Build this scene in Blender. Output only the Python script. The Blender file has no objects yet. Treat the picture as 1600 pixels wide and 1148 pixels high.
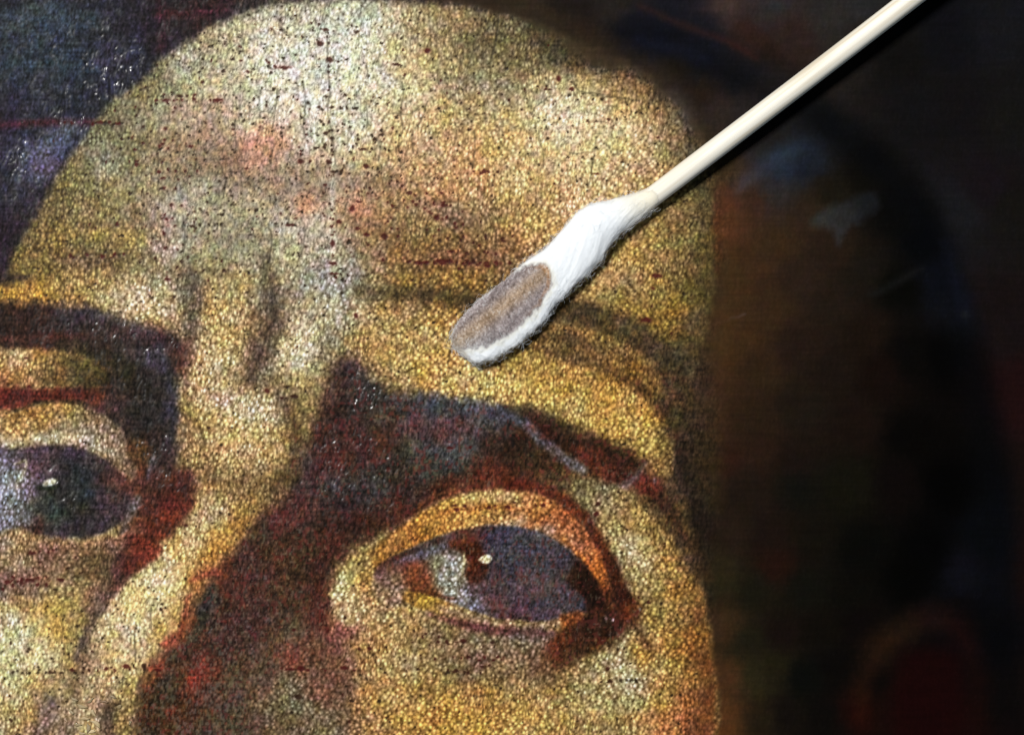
import bpy, math, random
import numpy as np
# ---------------- camera, lamps, exposure ----------------
S = 1/18000.0            # one painter's unit (1/18 mm) in metres
def M(px, py, h=0.0): return ((px - 800)*S, (574 - py)*S, h*S)
scene = bpy.context.scene
COL = scene.collection
DIST = 0.35
cam = bpy.data.cameras.new('camera'); camo = bpy.data.objects.new('camera', cam); COL.objects.link(camo)
camo.location = (0, 0, DIST); cam.sensor_width = 36.0; cam.lens = 36.0*DIST/(1600*S)
cam.clip_start = 0.01; cam.clip_end = 20
cam.dof.use_dof = True; cam.dof.focus_distance = DIST - 0.0008; cam.dof.aperture_fstop = 11
scene.camera = camo
w = bpy.data.worlds.new('World'); scene.world = w; w.use_nodes = True
bg = w.node_tree.nodes['Background']; bg.inputs[0].default_value = (.55, .75, 1, 1); bg.inputs[1].default_value = 0.03
def area(name, loc, size, power, col):
    l = bpy.data.lights.new(name, 'AREA'); l.shape = 'RECTANGLE'; l.size, l.size_y = size; l.energy = power; l.color = col
    o = bpy.data.objects.new(name, l); COL.objects.link(o); o.location = loc
    from mathutils import Vector
    o.rotation_euler = (-Vector(loc)).to_track_quat('-Z', 'Y').to_euler(); return o
KEY = area('window_light', (-0.28, 0.34, 0.80), (0.18, 0.18), 10.9, (1, .985, .96))
FILL = area('fill_light', (0.60, -0.42, 0.34), (0.4, 0.3), 0.7, (.70, .86, 1))
scene.view_settings.view_transform = 'Standard'; scene.view_settings.look = 'None'
scene.view_settings.exposure = 0; scene.view_settings.gamma = 1
scene.cycles.max_bounces = 6
# ------------------------------------------------------------------
# THE PAINTED SURFACE: colour, relief and gloss of the old oil paint.
# All lengths in "threads space": 1 unit = 1/18 mm, x right, y down.
# ------------------------------------------------------------------
def vnoise(x, y, seed):
    r = np.random.RandomState(seed); T = r.rand(256, 256).astype(np.float32)
    xi = np.floor(x); yi = np.floor(y); fx = x - xi; fy = y - yi
    xi = xi.astype(np.int32) & 255; yi = yi.astype(np.int32) & 255
    x1 = (xi + 1) & 255; y1 = (yi + 1) & 255
    fx = fx*fx*(3 - 2*fx); fy = fy*fy*(3 - 2*fy)
    a = T[yi, xi]; b = T[yi, x1]; c = T[y1, xi]; d = T[y1, x1]
    return ((a + (b - a)*fx)*(1 - fy) + (c + (d - c)*fx)*fy)*2 - 1
def fnoise(x, y, seed, o=3):
    s = 0; a = 1.0; t = 0
    for k in range(o):
        s = s + a*vnoise(x*2**k + 17.3*k, y*2**k + 9.1*k, seed + k); t += a; a *= .55
    return s/t
def sstep(a, b, v):
    t = np.clip((v - a)/(b - a), 0, 1); return t*t*(3 - 2*t)
def smooth_line(P, closed, n=6):
    P = np.array(P, float); N = len(P); out = []
    rng = range(N) if closed else range(N - 1)
    for i in rng:
        if closed: p0, p1, p2, p3 = P[i-1], P[i], P[(i+1) % N], P[(i+2) % N]
        else: p0, p1, p2, p3 = P[max(i-1, 0)], P[i], P[i+1], P[min(i+2, N-1)]
        for k in range(n):
            t = k/n
            out.append(.5*((2*p1) + (-p0+p2)*t + (2*p0-5*p1+4*p2-p3)*t*t + (-p0+3*p1-3*p2+p3)*t**3))
    if not closed: out.append(P[-1])
    return np.array(out)
def grid_sample(A, gx0, gy0, st, X, Y):
    u = np.clip((X - gx0)/st, 0, A.shape[1] - 1.001); v = np.clip((Y - gy0)/st, 0, A.shape[0] - 1.001)
    i = u.astype(np.int32); j = v.astype(np.int32); fu = (u - i).astype(np.float32); fv = (v - j).astype(np.float32)
    if A.ndim == 3: fu = fu[..., None]; fv = fv[..., None]
    return (A[j, i]*(1-fu) + A[j, i+1]*fu)*(1-fv) + (A[j+1, i]*(1-fu) + A[j+1, i+1]*fu)*fv
def seg_dist(gx, gy, L, closed):
    best = np.full(gx.shape, 1e9, np.float32); w = np.zeros(gx.shape, np.float32); ins = np.zeros(gx.shape, bool)
    n = len(L); m = n if closed else n - 1
    for i in range(m):
        a = L[i]; b = L[(i+1) % n]; dx, dy = b[0]-a[0], b[1]-a[1]; q = dx*dx + dy*dy + 1e-9
        t = np.clip(((gx-a[0])*dx + (gy-a[1])*dy)/q, 0, 1)
        d = np.hypot(gx-a[0]-t*dx, gy-a[1]-t*dy)
        k = d < best; best = np.where(k, d, best)
        if not closed and len(a) > 2: w = np.where(k, a[2] + (b[2]-a[2])*t, w)
        if closed and dy != 0:
            c = ((a[1] > gy) != (b[1] > gy)) & (gx < dx*(gy-a[1])/dy + a[0]); ins ^= c
    return best, w, ins

class Painter:
    def __init__(s, X, Y):
        s.X = X.astype(np.float32); s.Y = Y.astype(np.float32)
        s.C = np.zeros(X.shape + (3,), np.float32)
        s.wx = fnoise(s.X/9, s.Y/9, 11, 2); s.wy = fnoise(s.X/9, s.Y/9, 21, 2)
        s.lx = fnoise(s.X/45, s.Y/45, 31, 2); s.ly = fnoise(s.X/45, s.Y/45, 41, 2)
        s.xs = s.X[0]; s.ys = s.Y[:, 0]
    def box(s, x0, y0, x1, y1):
        i0, i1 = np.searchsorted(s.xs, [x0, x1]); j0, j1 = np.searchsorted(s.ys, [y0, y1])
        return slice(max(j0-1, 0), j1+1), slice(max(i0-1, 0), i1+1)
    def shape(s, P, closed, blur, wob, n=6):
        L = smooth_line(P, closed, n); mw = 0 if closed else max(p[2] for p in P)
        pad = blur*1.3 + wob*3 + 4 + mw
        x0, y0 = L[:, 0].min()-pad, L[:, 1].min()-pad; x1, y1 = L[:, 0].max()+pad, L[:, 1].max()+pad
        x0 = max(x0, -620); y0 = max(y0, -620); x1 = min(x1, 2220); y1 = min(y1, 1780)
        st = 1.5 if (x1-x0)*(y1-y0) < 6e4 else (3 if (x1-x0)*(y1-y0) < 3e5 else 6)
        gx, gy = np.meshgrid(np.arange(x0, x1+st*2, st, dtype=np.float32), np.arange(y0, y1+st*2, st, dtype=np.float32))
        d, w, ins = seg_dist(gx, gy, L, closed)
        D = np.where(ins, -d, d) if closed else d - w
        sl = s.box(x0, y0, x1, y1)
        if s.X[sl].size == 0: return sl, None
        Xw = s.X[sl] + wob*(s.wx[sl] + .8*s.lx[sl]); Yw = s.Y[sl] + wob*(s.wy[sl] + .8*s.ly[sl])
        D = grid_sample(D, x0, y0, st, Xw, Yw)
        return sl, sstep(blur, -blur, D)
    def field(s, S, sl, s2=16.0):
        S = np.array(S, np.float32); X = s.X[sl]; Y = s.Y[sl]
        x0, y0, x1, y1 = X.min(), Y.min(), X.max(), Y.max(); st = 6.0
        gx, gy = np.meshgrid(np.arange(x0, x1+st*2, st), np.arange(y0, y1+st*2, st))
        W = 0; A = 0
        for x, y, r, g, b in S:
            w = 1/((gx-x)**2 + (gy-y)**2 + s2*s2)**2; W = W + w; A = A + w[..., None]*np.array([r, g, b])
        return grid_sample((A/W[..., None]).astype(np.float32), x0, y0, st, X + 5*s.wx[sl] + 6*s.lx[sl], Y + 5*s.wy[sl] + 6*s.ly[sl])/255
    def put(s, sl, m, col, al):
        if m is None: return
        c = s.field(col, sl) if isinstance(col[0], (list, tuple)) else np.array(col, np.float32)/255
        m = (m*al)[..., None]; s.C[sl] = s.C[sl]*(1-m) + c*m
    def fill(s, P, col, blur=6, al=1., wob=2.): sl, m = s.shape(P, True, blur, wob); s.put(sl, m, col, al)
    def line(s, P, col, blur=4, al=1., wob=1.5): sl, m = s.shape(P, False, blur, wob); s.put(sl, m, col, al)
    def blob(s, x, y, rx, ry, col, al=1., ang=0, hard=1., wob=1.):
        R = max(rx, ry)*2.4 + 6; sl = s.box(x-R, y-R, x+R, y+R)
        if s.X[sl].size == 0: return
        dx = s.X[sl] - x + wob*1.5*s.wx[sl]; dy = s.Y[sl] - y + wob*1.5*s.wy[sl]; c, n = math.cos(math.radians(ang)), math.sin(math.radians(ang))
        q = ((dx*c + dy*n)/rx)**2 + ((-dx*n + dy*c)/ry)**2
        s.put(sl, np.exp(-q**hard), col, al)

def T(txt):
    return [tuple(float(v) for v in q.split(',')) for q in txt.split()]
def portrait(X, Y):
    p = Painter(X, Y); F, Ln, B = p.fill, p.line, p.blob
    # ---- dark ground round the head
    p.C[:] = p.field(T('''0,0,36,34,44 60,40,46,58,70 150,30,40,40,52 250,15,38,30,38 330,20,52,30,32 30,100,46,56,68 110,100,44,52,64 200,90,40,40,54 260,60,42,30,40
 0,150,44,42,54 0,180,46,38,52 60,230,52,52,74 100,170,42,44,56 160,150,44,44,60 20,300,48,46,64 60,300,50,40,54 20,400,48,34,44 0,440,56,36,44 30,350,46,32,40 -60,60,40,46,58 -60,300,46,42,56
 400,5,56,46,40 550,-5,70,64,54 700,-5,74,56,42 800,10,56,42,30 900,20,34,27,24 950,5,40,34,30 1000,55,22,23,32 1060,25,42,36,32 1110,15,66,52,48 1200,15,48,42,42 1170,60,48,32,28 1240,60,46,34,30
 1300,30,42,40,38 1340,20,40,40,40 1350,50,36,30,26 1400,90,18,17,16 1480,50,17,17,20 1560,40,23,23,26 1500,170,20,18,19 1450,180,20,19,20 1580,180,22,21,20 1580,330,22,20,18 1540,300,24,19,22 1500,330,26,26,28 1570,500,24,18,18 1590,620,32,16,16
 1590,760,24,16,14 1590,900,26,14,12 1590,1060,26,17,14 1540,900,14,14,20 1550,1000,12,12,16 1560,1120,22,16,15 1700,600,24,18,16 1700,100,20,19,20 1700,1100,22,16,14
 1100,130,38,26,20 1150,170,44,34,30 1200,100,34,24,20 1200,230,24,22,18'''), (slice(None), slice(None)))
    # ---- hood / head shadow, the dark mass right of the face
    F(T('1080,-40 1000,20 980,60 1030,110 1060,300 1060,700 1060,1950 1620,1950 1590,900 1568,700 1530,520 1490,400 1450,300 1380,220 1300,160 1230,110 1150,70'),
      T('''1030,60,22,23,33 1090,90,22,24,34 1150,120,24,24,28 1120,170,46,38,34 1170,170,42,36,34 1090,150,40,28,20 1060,110,34,26,18 1200,200,30,28,26 1300,190,16,17,17 1360,260,12,12,12
 1120,260,52,42,26 1130,330,88,50,34 1140,300,74,48,40 1180,310,58,38,26 1120,400,76,52,28 1170,400,62,42,26 1210,380,56,40,24 1150,480,60,42,26 1200,480,54,38,24 1250,430,44,32,24 1130,560,66,44,26 1180,580,48,34,22 1100,620,66,44,28
 1260,250,28,32,40 1220,260,36,44,56 1200,300,44,42,44 1300,300,26,22,16 1350,280,16,14,10 1400,330,10,10,9 1270,330,46,34,24 1300,400,38,28,20 1350,430,26,22,17 1400,450,9,9,7 1450,380,6,7,8 1480,430,16,18,26 1510,480,20,22,30
 1300,480,34,26,20 1250,540,36,26,20 1350,520,28,20,14 1300,580,28,21,16 1380,580,22,14,11 1420,560,10,9,8 1480,560,5,5,5 1540,580,12,8,8 1120,660,54,36,24 1170,660,42,30,20 1250,640,30,24,18 1340,660,26,18,14 1420,680,8,7,6
 1130,720,46,28,20 1190,710,42,28,20 1240,720,28,20,16 1160,770,32,24,18 1250,760,18,18,14 1330,760,20,19,12 1400,760,14,10,9 1480,760,4,4,4 1140,830,38,28,20 1200,840,28,20,16 1270,850,20,17,12 1350,860,10,10,8 1450,860,5,5,5 1550,830,9,11,14
 1130,900,42,36,22 1180,920,26,24,16 1210,880,36,20,14 1260,920,18,18,13 1330,930,13,12,9 1420,900,5,5,4 1510,900,16,16,22 1130,980,60,42,26 1170,1000,30,28,18 1220,990,24,17,14 1280,980,17,14,10 1340,970,14,10,9
 1140,1060,74,48,28 1180,1060,42,38,22 1210,1040,32,28,16 1260,1060,12,13,11 1310,1040,12,10,9 1130,1130,88,54,28 1190,1130,36,28,18 1230,1120,20,16,13 1290,1120,14,12,10 1340,1110,24,12,9 1135,470,70,48,28 1160,540,62,42,25 1140,350,84,52,34
 1500,960,10,9,10 1540,1000,8,8,10 1540,1080,12,10,10 1500,1130,20,10,9'''), 26, .97, 3)
    # dark blue arc over the skull
    Ln(T('960,50,10 1040,66,22 1110,100,20 1180,140,16 1280,190,18 1370,260,26 1440,350,30 1490,470,24 1530,620,24 1550,800,26 1540,950,16'), (9,10,13), 30, .55)
    Ln(T('1000,62,8 1060,80,12 1100,92,8'), (22,24,38), 14, .8)
    Ln(T('1476,380,3 1500,460,8 1508,490,7'), (18,21,32), 16, .6); B(1508,492,7,6,(36,38,38),.5)
    # loose grey scumbles on the shadow
    B(1225,240,34,13,(42,52,66),.75,-20); B(1175,275,40,12,(58,60,66),.6,-28); B(1160,290,18,8,(76,66,74),.5,-30)
    F(T('1268,350 1290,325 1320,315 1360,300 1375,320 1350,345 1325,358 1310,382 1300,360'), T('1285,352,52,54,54 1320,340,42,44,46 1310,370,50,50,56 1350,320,28,30,34'), 9, .8, 3)
    Ln(T('1360,460,2 1385,450,4 1420,430,4 1440,420,1'), (28,28,27), 10, .7)
    Ln(T('1125,505,1 1145,497,2 1165,490,1'), (96,80,78), 3, .6)
    Ln(T('1120,330,5 1124,380,8 1120,420,5'), (112,56,28), 8, .7); B(1118,420,6,8,(104,40,22),.7)
    Ln(T('1000,10,4 1080,45,5 1130,62,4 1180,90,4'), (58,32,28), 8, .6); B(1130,12,40,9,(74,58,54),.5); B(1215,10,20,9,(42,48,52),.6)
    # ear in the shadow
    Ln(T('1345,1080,12 1370,1020,18 1410,985,20 1455,965,16 1500,985,14 1525,1060,14 1520,1150,16'), T('1350,1060,40,22,14 1390,1010,50,30,16 1420,985,44,28,17 1460,970,38,20,17 1500,990,34,14,12 1520,1080,26,11,9'), 28, .75, 5)
    F(T('1400,1040 1450,1010 1500,1030 1500,1150 1400,1160'), (28,8,8), 22, .8); B(1375,1070,14,22,(12,9,8),.8,30); Ln(T('1345,1120,5 1352,1090,5'), (46,25,13), 14, .6)
    B(1345,1120,22,30,(44,14,10),.5)

    # ---- cool smears upper left
    Ln(T('0,195,4 70,192,5 140,192,4 185,192,2'), (96,38,48), 7, .85); Ln(T('245,22,4 300,22,5 350,16,3'), (88,34,40), 8, .8); Ln(T('250,0,6 256,40,8 252,75,5'), (66,30,38), 8, .7)
    F(T('55,290 40,268 50,235 80,205 110,190 125,205 100,240 85,275'), T('60,260,100,92,130 90,215,80,90,112 80,250,92,84,118 50,285,70,70,96'), 12, .85, 5)
    Ln(T('0,100,5 60,96,8 150,105,5'), (52,66,80), 10, .6); Ln(T('0,22,9 80,28,12 150,28,7'), (52,68,80), 12, .7); Ln(T('0,45,4 90,48,4 155,42,3'), (58,76,86), 6, .5)
    Ln(T('150,95,8 190,90,8 205,80,4'), (62,58,84), 10, .7); Ln(T('28,282,3 40,240,4 44,222,2'), (90,100,128), 6, .7)

    # ---- lit flesh: forehead, brow, cheeks
    F(T('''395,16 330,42 285,72 248,98 215,128 180,155 150,188 118,232 92,268 74,300 56,336 40,362 24,396 10,425 -10,440 -700,440 -700,1800 1085,1800 1120,1150 1118,1080 1110,1000 1095,920 1082,840 1070,780 1055,720 1072,640 1085,580 1108,520 1118,440
 1116,370 1118,310 1116,260 1090,200 1062,160 1020,118 960,82 900,58 840,40 780,22 700,10 600,2 500,2 440,5'''), T('''
 450,30,168,162,130 540,40,186,186,164 600,40,180,176,142 480,80,186,182,154 560,80,194,190,164 500,120,196,192,166 600,120,200,192,164 420,110,186,180,156 420,150,188,182,158 480,160,196,188,164 350,90,168,158,124 310,70,150,136,98 290,95,158,156,132 300,130,154,146,110 350,130,164,154,118
 250,125,128,120,84 220,150,120,108,70 250,165,142,136,108 210,185,132,126,94 170,205,120,114,78 150,235,132,130,104 200,230,122,114,74 120,265,126,114,72 170,260,140,138,112 220,270,134,126,92 270,185,150,128,98 330,170,156,134,104 340,205,156,132,102 280,225,138,116,86 380,190,170,152,124
 330,250,140,124,94 280,270,132,118,92 400,230,178,134,102 370,260,152,122,96 430,215,176,140,112 450,170,188,170,146 420,270,150,130,110 450,250,166,146,120 480,220,178,162,132 550,180,198,190,158 540,220,190,180,144 520,260,160,136,104 570,240,184,166,122
 620,70,180,164,118 650,40,158,140,98 700,50,138,118,76 650,110,188,170,122 640,150,196,180,134 700,90,160,140,92 710,130,156,142,108 730,70,120,106,68 770,60,104,90,56 740,110,132,120,84 770,130,150,140,106 800,150,150,138,104 830,110,130,116,80 800,90,112,98,62
 850,60,84,70,42 870,85,84,70,44 900,80,72,56,34 930,95,62,48,30 960,105,60,46,30 900,105,98,80,48 840,130,160,146,104 870,130,176,158,118 920,130,178,152,98 960,140,160,132,80 1000,140,132,106,60 970,118,128,96,62 1010,115,84,66,48 1040,140,72,58,44 1070,180,76,66,54 1040,170,120,96,60
 880,160,200,186,144 850,190,196,176,128 930,170,200,178,128 980,180,190,162,106 1010,190,170,140,90 1040,200,158,130,88 1060,210,130,108,76 1090,215,88,72,50 880,200,210,188,146 930,210,206,182,130 980,230,206,178,128 1010,240,196,164,116 1030,260,180,148,100
 780,190,176,156,108 740,170,168,146,96 720,210,188,158,104 690,180,184,158,100 800,220,196,164,106 850,240,206,176,122 900,250,208,178,128 950,270,206,176,124 980,290,190,160,106 660,200,194,170,118 630,210,190,166,116 670,240,176,148,102 720,240,196,152,100 770,250,196,160,102
 600,260,178,148,104 640,270,166,132,90 690,270,186,144,98 730,290,192,148,100 680,300,180,138,94 760,290,200,164,108 620,300,160,128,88 580,290,166,140,104 650,310,150,120,82 720,320,160,124,86 770,330,152,124,80 810,290,204,170,112 840,320,200,164,104 880,310,206,172,118 930,300,208,178,126
 540,290,152,132,104 500,290,152,134,108 460,300,154,138,112 420,310,144,130,104 480,320,164,124,96 380,300,146,136,108 330,300,146,138,110 290,310,150,142,120 400,340,152,142,110 340,340,150,140,110 440,350,164,158,136 490,350,156,148,124 540,350,152,128,100 300,340,146,140,114
 230,300,138,126,88 180,300,134,122,78 130,300,122,108,64 100,310,112,98,56 80,340,116,100,58 120,340,130,116,70 160,340,142,124,82 210,340,126,106,72 250,335,146,124,106 262,380,160,132,120 250,410,150,134,100 60,375,116,94,46 100,370,136,114,58 150,370,150,128,66 200,380,150,128,70 280,390,164,160,134
 40,410,116,98,50 90,405,128,108,62 140,410,116,92,62 180,410,112,94,54 210,430,150,136,94 300,400,150,142,104 350,400,134,126,96 400,410,144,136,112 380,375,136,128,100 450,390,166,156,116 480,410,164,156,130 500,430,150,146,130 440,430,162,148,108 520,400,150,146,126 540,440,150,148,136
 590,360,150,116,76 560,330,176,124,92 620,340,148,122,80 670,350,160,132,80 690,325,150,110,84 720,345,118,98,72 760,355,146,120,80 800,350,176,140,88 840,355,188,150,92 620,390,140,104,52 660,380,138,106,58 700,380,142,106,62 740,375,148,110,66 780,375,150,112,68 590,400,146,120,88
 650,410,132,96,62 700,410,134,92,66 740,410,132,92,66 780,405,132,98,66 640,440,140,108,48 700,440,156,118,54 740,440,150,116,54 760,420,140,104,56 590,440,136,126,100 620,455,96,76,38 570,458,110,102,80 660,462,100,76,38 700,470,104,78,36 730,470,92,68,30
 560,490,180,160,116 530,480,184,182,166 600,485,168,136,72 640,480,162,130,80 680,490,186,148,72 700,500,190,150,80 620,510,182,150,86 580,520,176,148,84 660,520,186,158,96 560,540,160,132,80 600,550,186,152,84 640,540,192,158,90 690,540,196,158,86
 500,500,166,152,116 470,480,156,140,104 440,460,140,126,100 490,460,148,144,130 510,530,150,140,104 480,520,196,188,150 450,540,190,170,140 470,560,196,190,152 440,510,150,128,84 430,560,160,146,114 500,560,130,116,84 460,590,176,156,104 480,620,150,130,80
 320,430,158,142,98 300,440,128,118,92 290,470,118,106,86 310,480,140,112,76 350,430,166,146,96 330,460,158,126,72 380,440,170,148,86 360,480,196,170,112 400,460,156,142,106 420,480,124,112,86 330,500,180,150,94 300,510,116,96,74 380,510,176,146,92 350,530,196,160,92
 410,500,116,92,70 405,540,112,90,72 420,530,110,88,70 390,560,140,114,88 360,570,186,168,128 320,560,196,164,104 330,600,196,170,116 310,620,190,160,110 350,620,196,176,140 380,600,168,146,104 400,590,130,110,84 380,640,186,160,110 300,660,176,148,90 340,660,196,168,104 320,700,186,156,94
 360,700,180,150,96 400,680,184,156,100 420,650,170,144,92 440,640,160,140,100 410,720,164,136,86 350,740,158,130,80 310,740,150,120,74 400,750,140,112,74 440,690,176,146,84 445,730,150,118,64 460,660,150,122,66 490,640,130,106,62
 240,450,190,172,128 200,450,180,160,112 230,475,208,194,156 160,440,158,136,84 180,470,186,164,122 130,450,172,146,86 270,480,190,172,134 250,500,172,146,96 280,505,150,128,94 100,440,160,128,66 60,455,190,142,58 20,455,176,130,50 60,435,132,108,54 20,430,120,96,48 -60,455,176,130,52
 120,470,150,116,70 30,470,160,112,50 700,560,204,166,92 660,580,198,162,82 740,580,208,178,108 790,580,202,166,86 750,600,206,180,112 700,605,196,160,90 800,600,202,168,96 850,580,190,150,72 850,610,198,164,84 820,560,172,136,68 620,590,170,140,80 590,570,176,144,84
 900,600,186,148,66 950,620,192,154,68 900,640,190,158,84 960,650,194,156,72 1000,640,180,140,62 1000,670,190,156,76 1020,690,178,146,70 1040,670,130,98,46 1050,630,92,64,36 1010,610,150,110,50 980,590,146,100,40 940,580,164,122,54 1000,570,128,84,34 1040,590,100,74,40
 1060,560,88,70,38 1030,550,112,92,48 880,560,150,112,54 900,540,128,94,46 860,530,126,96,52 840,540,158,122,62 920,560,146,108,50 880,500,120,96,58 910,490,100,80,50 930,510,92,74,44 960,520,96,74,40 990,530,110,84,42 890,520,96,72,42 950,550,150,116,60 985,550,116,80,40
 830,480,150,120,70 860,480,160,130,76 880,450,176,142,80 920,430,184,152,88 910,460,176,146,90 950,460,160,132,76 950,420,180,150,88 980,390,184,148,78 1000,440,158,130,84 1000,480,150,120,56 970,490,146,116,60 1030,450,156,130,62 1050,490,158,118,40 1080,460,128,104,48
 1030,510,142,106,38 1060,520,122,94,40 1090,500,96,82,42 1070,540,92,74,36 1000,350,172,140,82 1040,330,150,126,70 1060,290,138,118,70 1090,280,100,94,52 1100,250,92,84,50 1100,330,110,98,52 1060,370,136,114,60 1100,390,108,92,44 1030,400,160,132,70 1070,420,132,110,56 1100,440,104,88,44
 1060,700,110,84,44 1070,760,86,62,34 1040,720,136,106,58'''), 9, 1, 4)
    # soft rolling-off of the light on the right temple and skull
    Ln(T('840,25,16 900,50,18 960,80,16 1020,112,14 1060,155,12 1090,205,10'), T('850,35,52,40,26 920,60,52,38,24 980,85,44,32,22 1030,115,50,38,26 1070,160,62,52,44 1100,200,60,48,34'), 18, .75, 4)
    Ln(T('1128,230,16 1130,330,12 1132,430,14 1128,520,18 1110,590,20 1098,650,26 1095,720,30 1110,780,20'), T('1128,240,58,46,30 1130,330,94,54,34 1132,430,68,48,28 1128,520,70,48,26 1110,590,66,44,28 1098,650,60,42,26 1090,720,56,42,24 1110,780,48,38,22'), 16, .85, 5)
    Ln(T('700,-6,8 800,8,10 860,26,10'), (52,40,26), 10, .7)
    # warm patches, wrinkles
    F(T('640,225 700,205 760,215 770,260 765,310 730,330 690,310 650,300 620,280 610,250'), (198,156,104), 18, .5, 6)
    F(T('385,205 430,195 450,225 430,255 400,260 380,240'), (190,136,106), 14, .5, 6); B(478,318,14,20,(188,128,98),.6); B(560,330,22,16,(190,128,92),.55)
    Ln(T('560,455,5 620,458,8 680,462,9 740,468,9 780,462,6 820,470,6 860,480,4'), (84,64,34), 9, .7, 3)
    Ln(T('855,495,4 900,492,9 950,512,12 990,530,10 1030,560,12 1060,600,14 1075,630,10'), (74,54,30), 11, .65, 4); Ln(T('830,530,4 870,525,6 910,535,6 950,560,5'), (84,60,34), 9, .55, 3)
    Ln(T('700,478,5 730,474,7 770,482,4'), (78,58,30), 8, .6)
    Ln(T('1000,600,5 1040,640,8 1060,690,8'), (66,44,28), 12, .55, 4); Ln(T('900,575,3 960,600,6 1010,625,6 1040,660,5'), (146,100,44), 10, .5, 3)
    Ln(T('410,455,6 425,490,9 420,530,11 405,560,10 396,590,7'), (104,84,64), 12, .7, 4); Ln(T('300,430,5 306,460,7 300,500,7'), (96,84,66), 10, .6, 3)
    Ln(T('395,600,5 430,620,8 450,650,8 460,690,6'), (120,98,66), 10, .45, 3); Ln(T('80,400,4 140,408,7 200,402,6'), (104,80,62), 9, .5, 4); Ln(T('120,352,4 200,350,6 250,345,5'), (112,88,66), 8, .45, 4)
    Ln(T('330,375,6 400,372,8 450,380,5'), (124,114,88), 10, .45, 4); Ln(T('310,345,4 390,350,5 440,352,4'), (120,110,84), 6, .4, 4)
    Ln(T('500,40,3 520,150,4 520,260,4 518,360,5 524,470,5'), (206,204,186), 6, .45, 2); Ln(T('262,330,9 262,430,9'), (172,148,136), 8, .4, 2)
    Ln(T('535,468,7 520,455,14 505,440,12'), (152,158,152), 12, .6, 3); B(556,492,9,10,(214,196,170),.7)
    Ln(T('440,5,1 420,40,3 402,90,5 425,60,3'), (196,200,190), 6, .4); B(560,30,28,14,(190,196,184),.5); B(490,212,12,16,(192,200,184),.5)

    # frown: furrows and the knot of flesh between the brows
    Ln(T('295,400,5 300,440,9 304,480,10 300,520,7'), (84,72,56), 14, .68, 4); Ln(T('416,395,4 422,440,9 428,485,12 420,530,13 404,566,11 392,590,6'), (84,64,50), 16, .85, 5)
    Ln(T('432,590,5 452,612,7 462,650,8 462,700,8 456,730,6'), (96,76,44), 12, .6, 3); Ln(T('330,598,4 350,585,6 378,592,5'), (104,84,58), 10, .5, 3)
    Ln(T('300,655,5 318,690,5 330,735,6 360,765,6 410,768,8 440,748,6'), (112,84,50), 16, .65, 5)
    B(570,585,22,20,(96,84,66),.45,30,1,5); B(345,470,22,34,(196,172,118),.5); B(345,545,26,40,(208,184,132),.45); B(462,545,30,38,(212,200,164),.6); B(400,645,26,22,(214,202,170),.75); B(382,690,34,30,(204,178,122),.55); B(325,620,20,18,(214,194,152),.5)
    B(225,468,44,20,(220,206,168),.6,8); B(40,462,46,10,(206,158,66),.5); B(500,480,30,20,(182,178,156),.4)
    Ln(T('240,372,5 330,366,8 420,372,7 470,384,4'), (118,106,82), 12, .5, 4); Ln(T('90,392,4 150,384,7 240,402,6'), (104,84,54), 12, .45, 4); Ln(T('230,425,4 290,415,6 360,430,5'), (108,92,70), 10, .4, 4)
    Ln(T('560,352,5 610,372,8 680,392,9 760,398,8'), (122,88,48), 16, .5, 4); Ln(T('570,440,5 640,432,8 720,436,7'), (170,130,62), 12, .4, 4)
    Ln(T('840,486,5 900,478,7 960,494,8 1020,528,8 1060,575,8'), (62,46,26), 13, .7, 5); Ln(T('880,545,4 940,572,6 1000,606,7 1050,650,6'), (80,56,28), 12, .7, 4); Ln(T('870,565,4 930,592,7 990,625,7 1030,668,5'), (206,164,78), 10, .65, 3); Ln(T('850,512,3 900,514,5 960,534,5 1010,566,5'), (176,136,70), 9, .5, 3); Ln(T('820,545,3 862,548,5 900,566,5'), (84,60,32), 9, .6, 3)
    B(960,210,70,40,(222,198,146),.5); B(870,170,50,34,(216,202,158),.5); B(500,100,90,50,(206,202,178),.45); B(545,200,40,50,(208,200,172),.45)
    for k_, (sh, al_) in enumerate(((0,.35),(-22,.3),(-44,.25))):
        Ln([(1128+sh,230,14),(1130+sh,330,12),(1128+sh,430,14),(1122+sh,520,18),(1100+sh,600,20),(1092+sh,660,20)], (60,46,28), 30, al_, 6)
    # ---- left brow and left socket
    F(T('-40,474 40,474 110,476 170,488 225,508 262,516 290,535 300,560 285,590 280,630 284,680 280,720 295,750 300,790 270,830 240,850 200,850 180,780 205,745 196,712 180,680 160,655 120,640 60,640 -40,660 -40,600 60,606 120,600 90,560 40,545 -40,545'), T('''
 0,495,52,34,30 60,500,52,34,34 60,520,66,36,36 110,490,58,46,56 150,500,64,54,66 190,500,66,46,52 220,520,72,46,56 250,520,78,40,52 200,540,62,46,56 150,530,56,40,40 270,545,66,42,52 290,560,90,48,46 240,560,60,54,74 260,590,48,46,60
 220,600,38,34,34 200,580,46,42,30 170,560,52,44,30 150,590,66,54,32 120,570,90,76,38 180,620,48,42,44 230,640,36,36,40 210,670,40,34,34 260,640,50,48,60 280,640,66,56,68 270,690,56,48,58 250,720,64,48,52 230,680,48,36,30 220,720,92,54,32
 0,620,110,38,28 40,618,108,38,30 90,618,104,38,32 130,620,84,44,40 155,622,120,50,40 170,640,70,46,50 190,660,66,52,52 240,760,84,44,40 200,760,110,56,46 270,760,88,40,36 290,780,96,44,36 230,800,96,44,32 250,830,100,42,30 200,830,110,66,46'''), 12, 1, 6)
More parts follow.
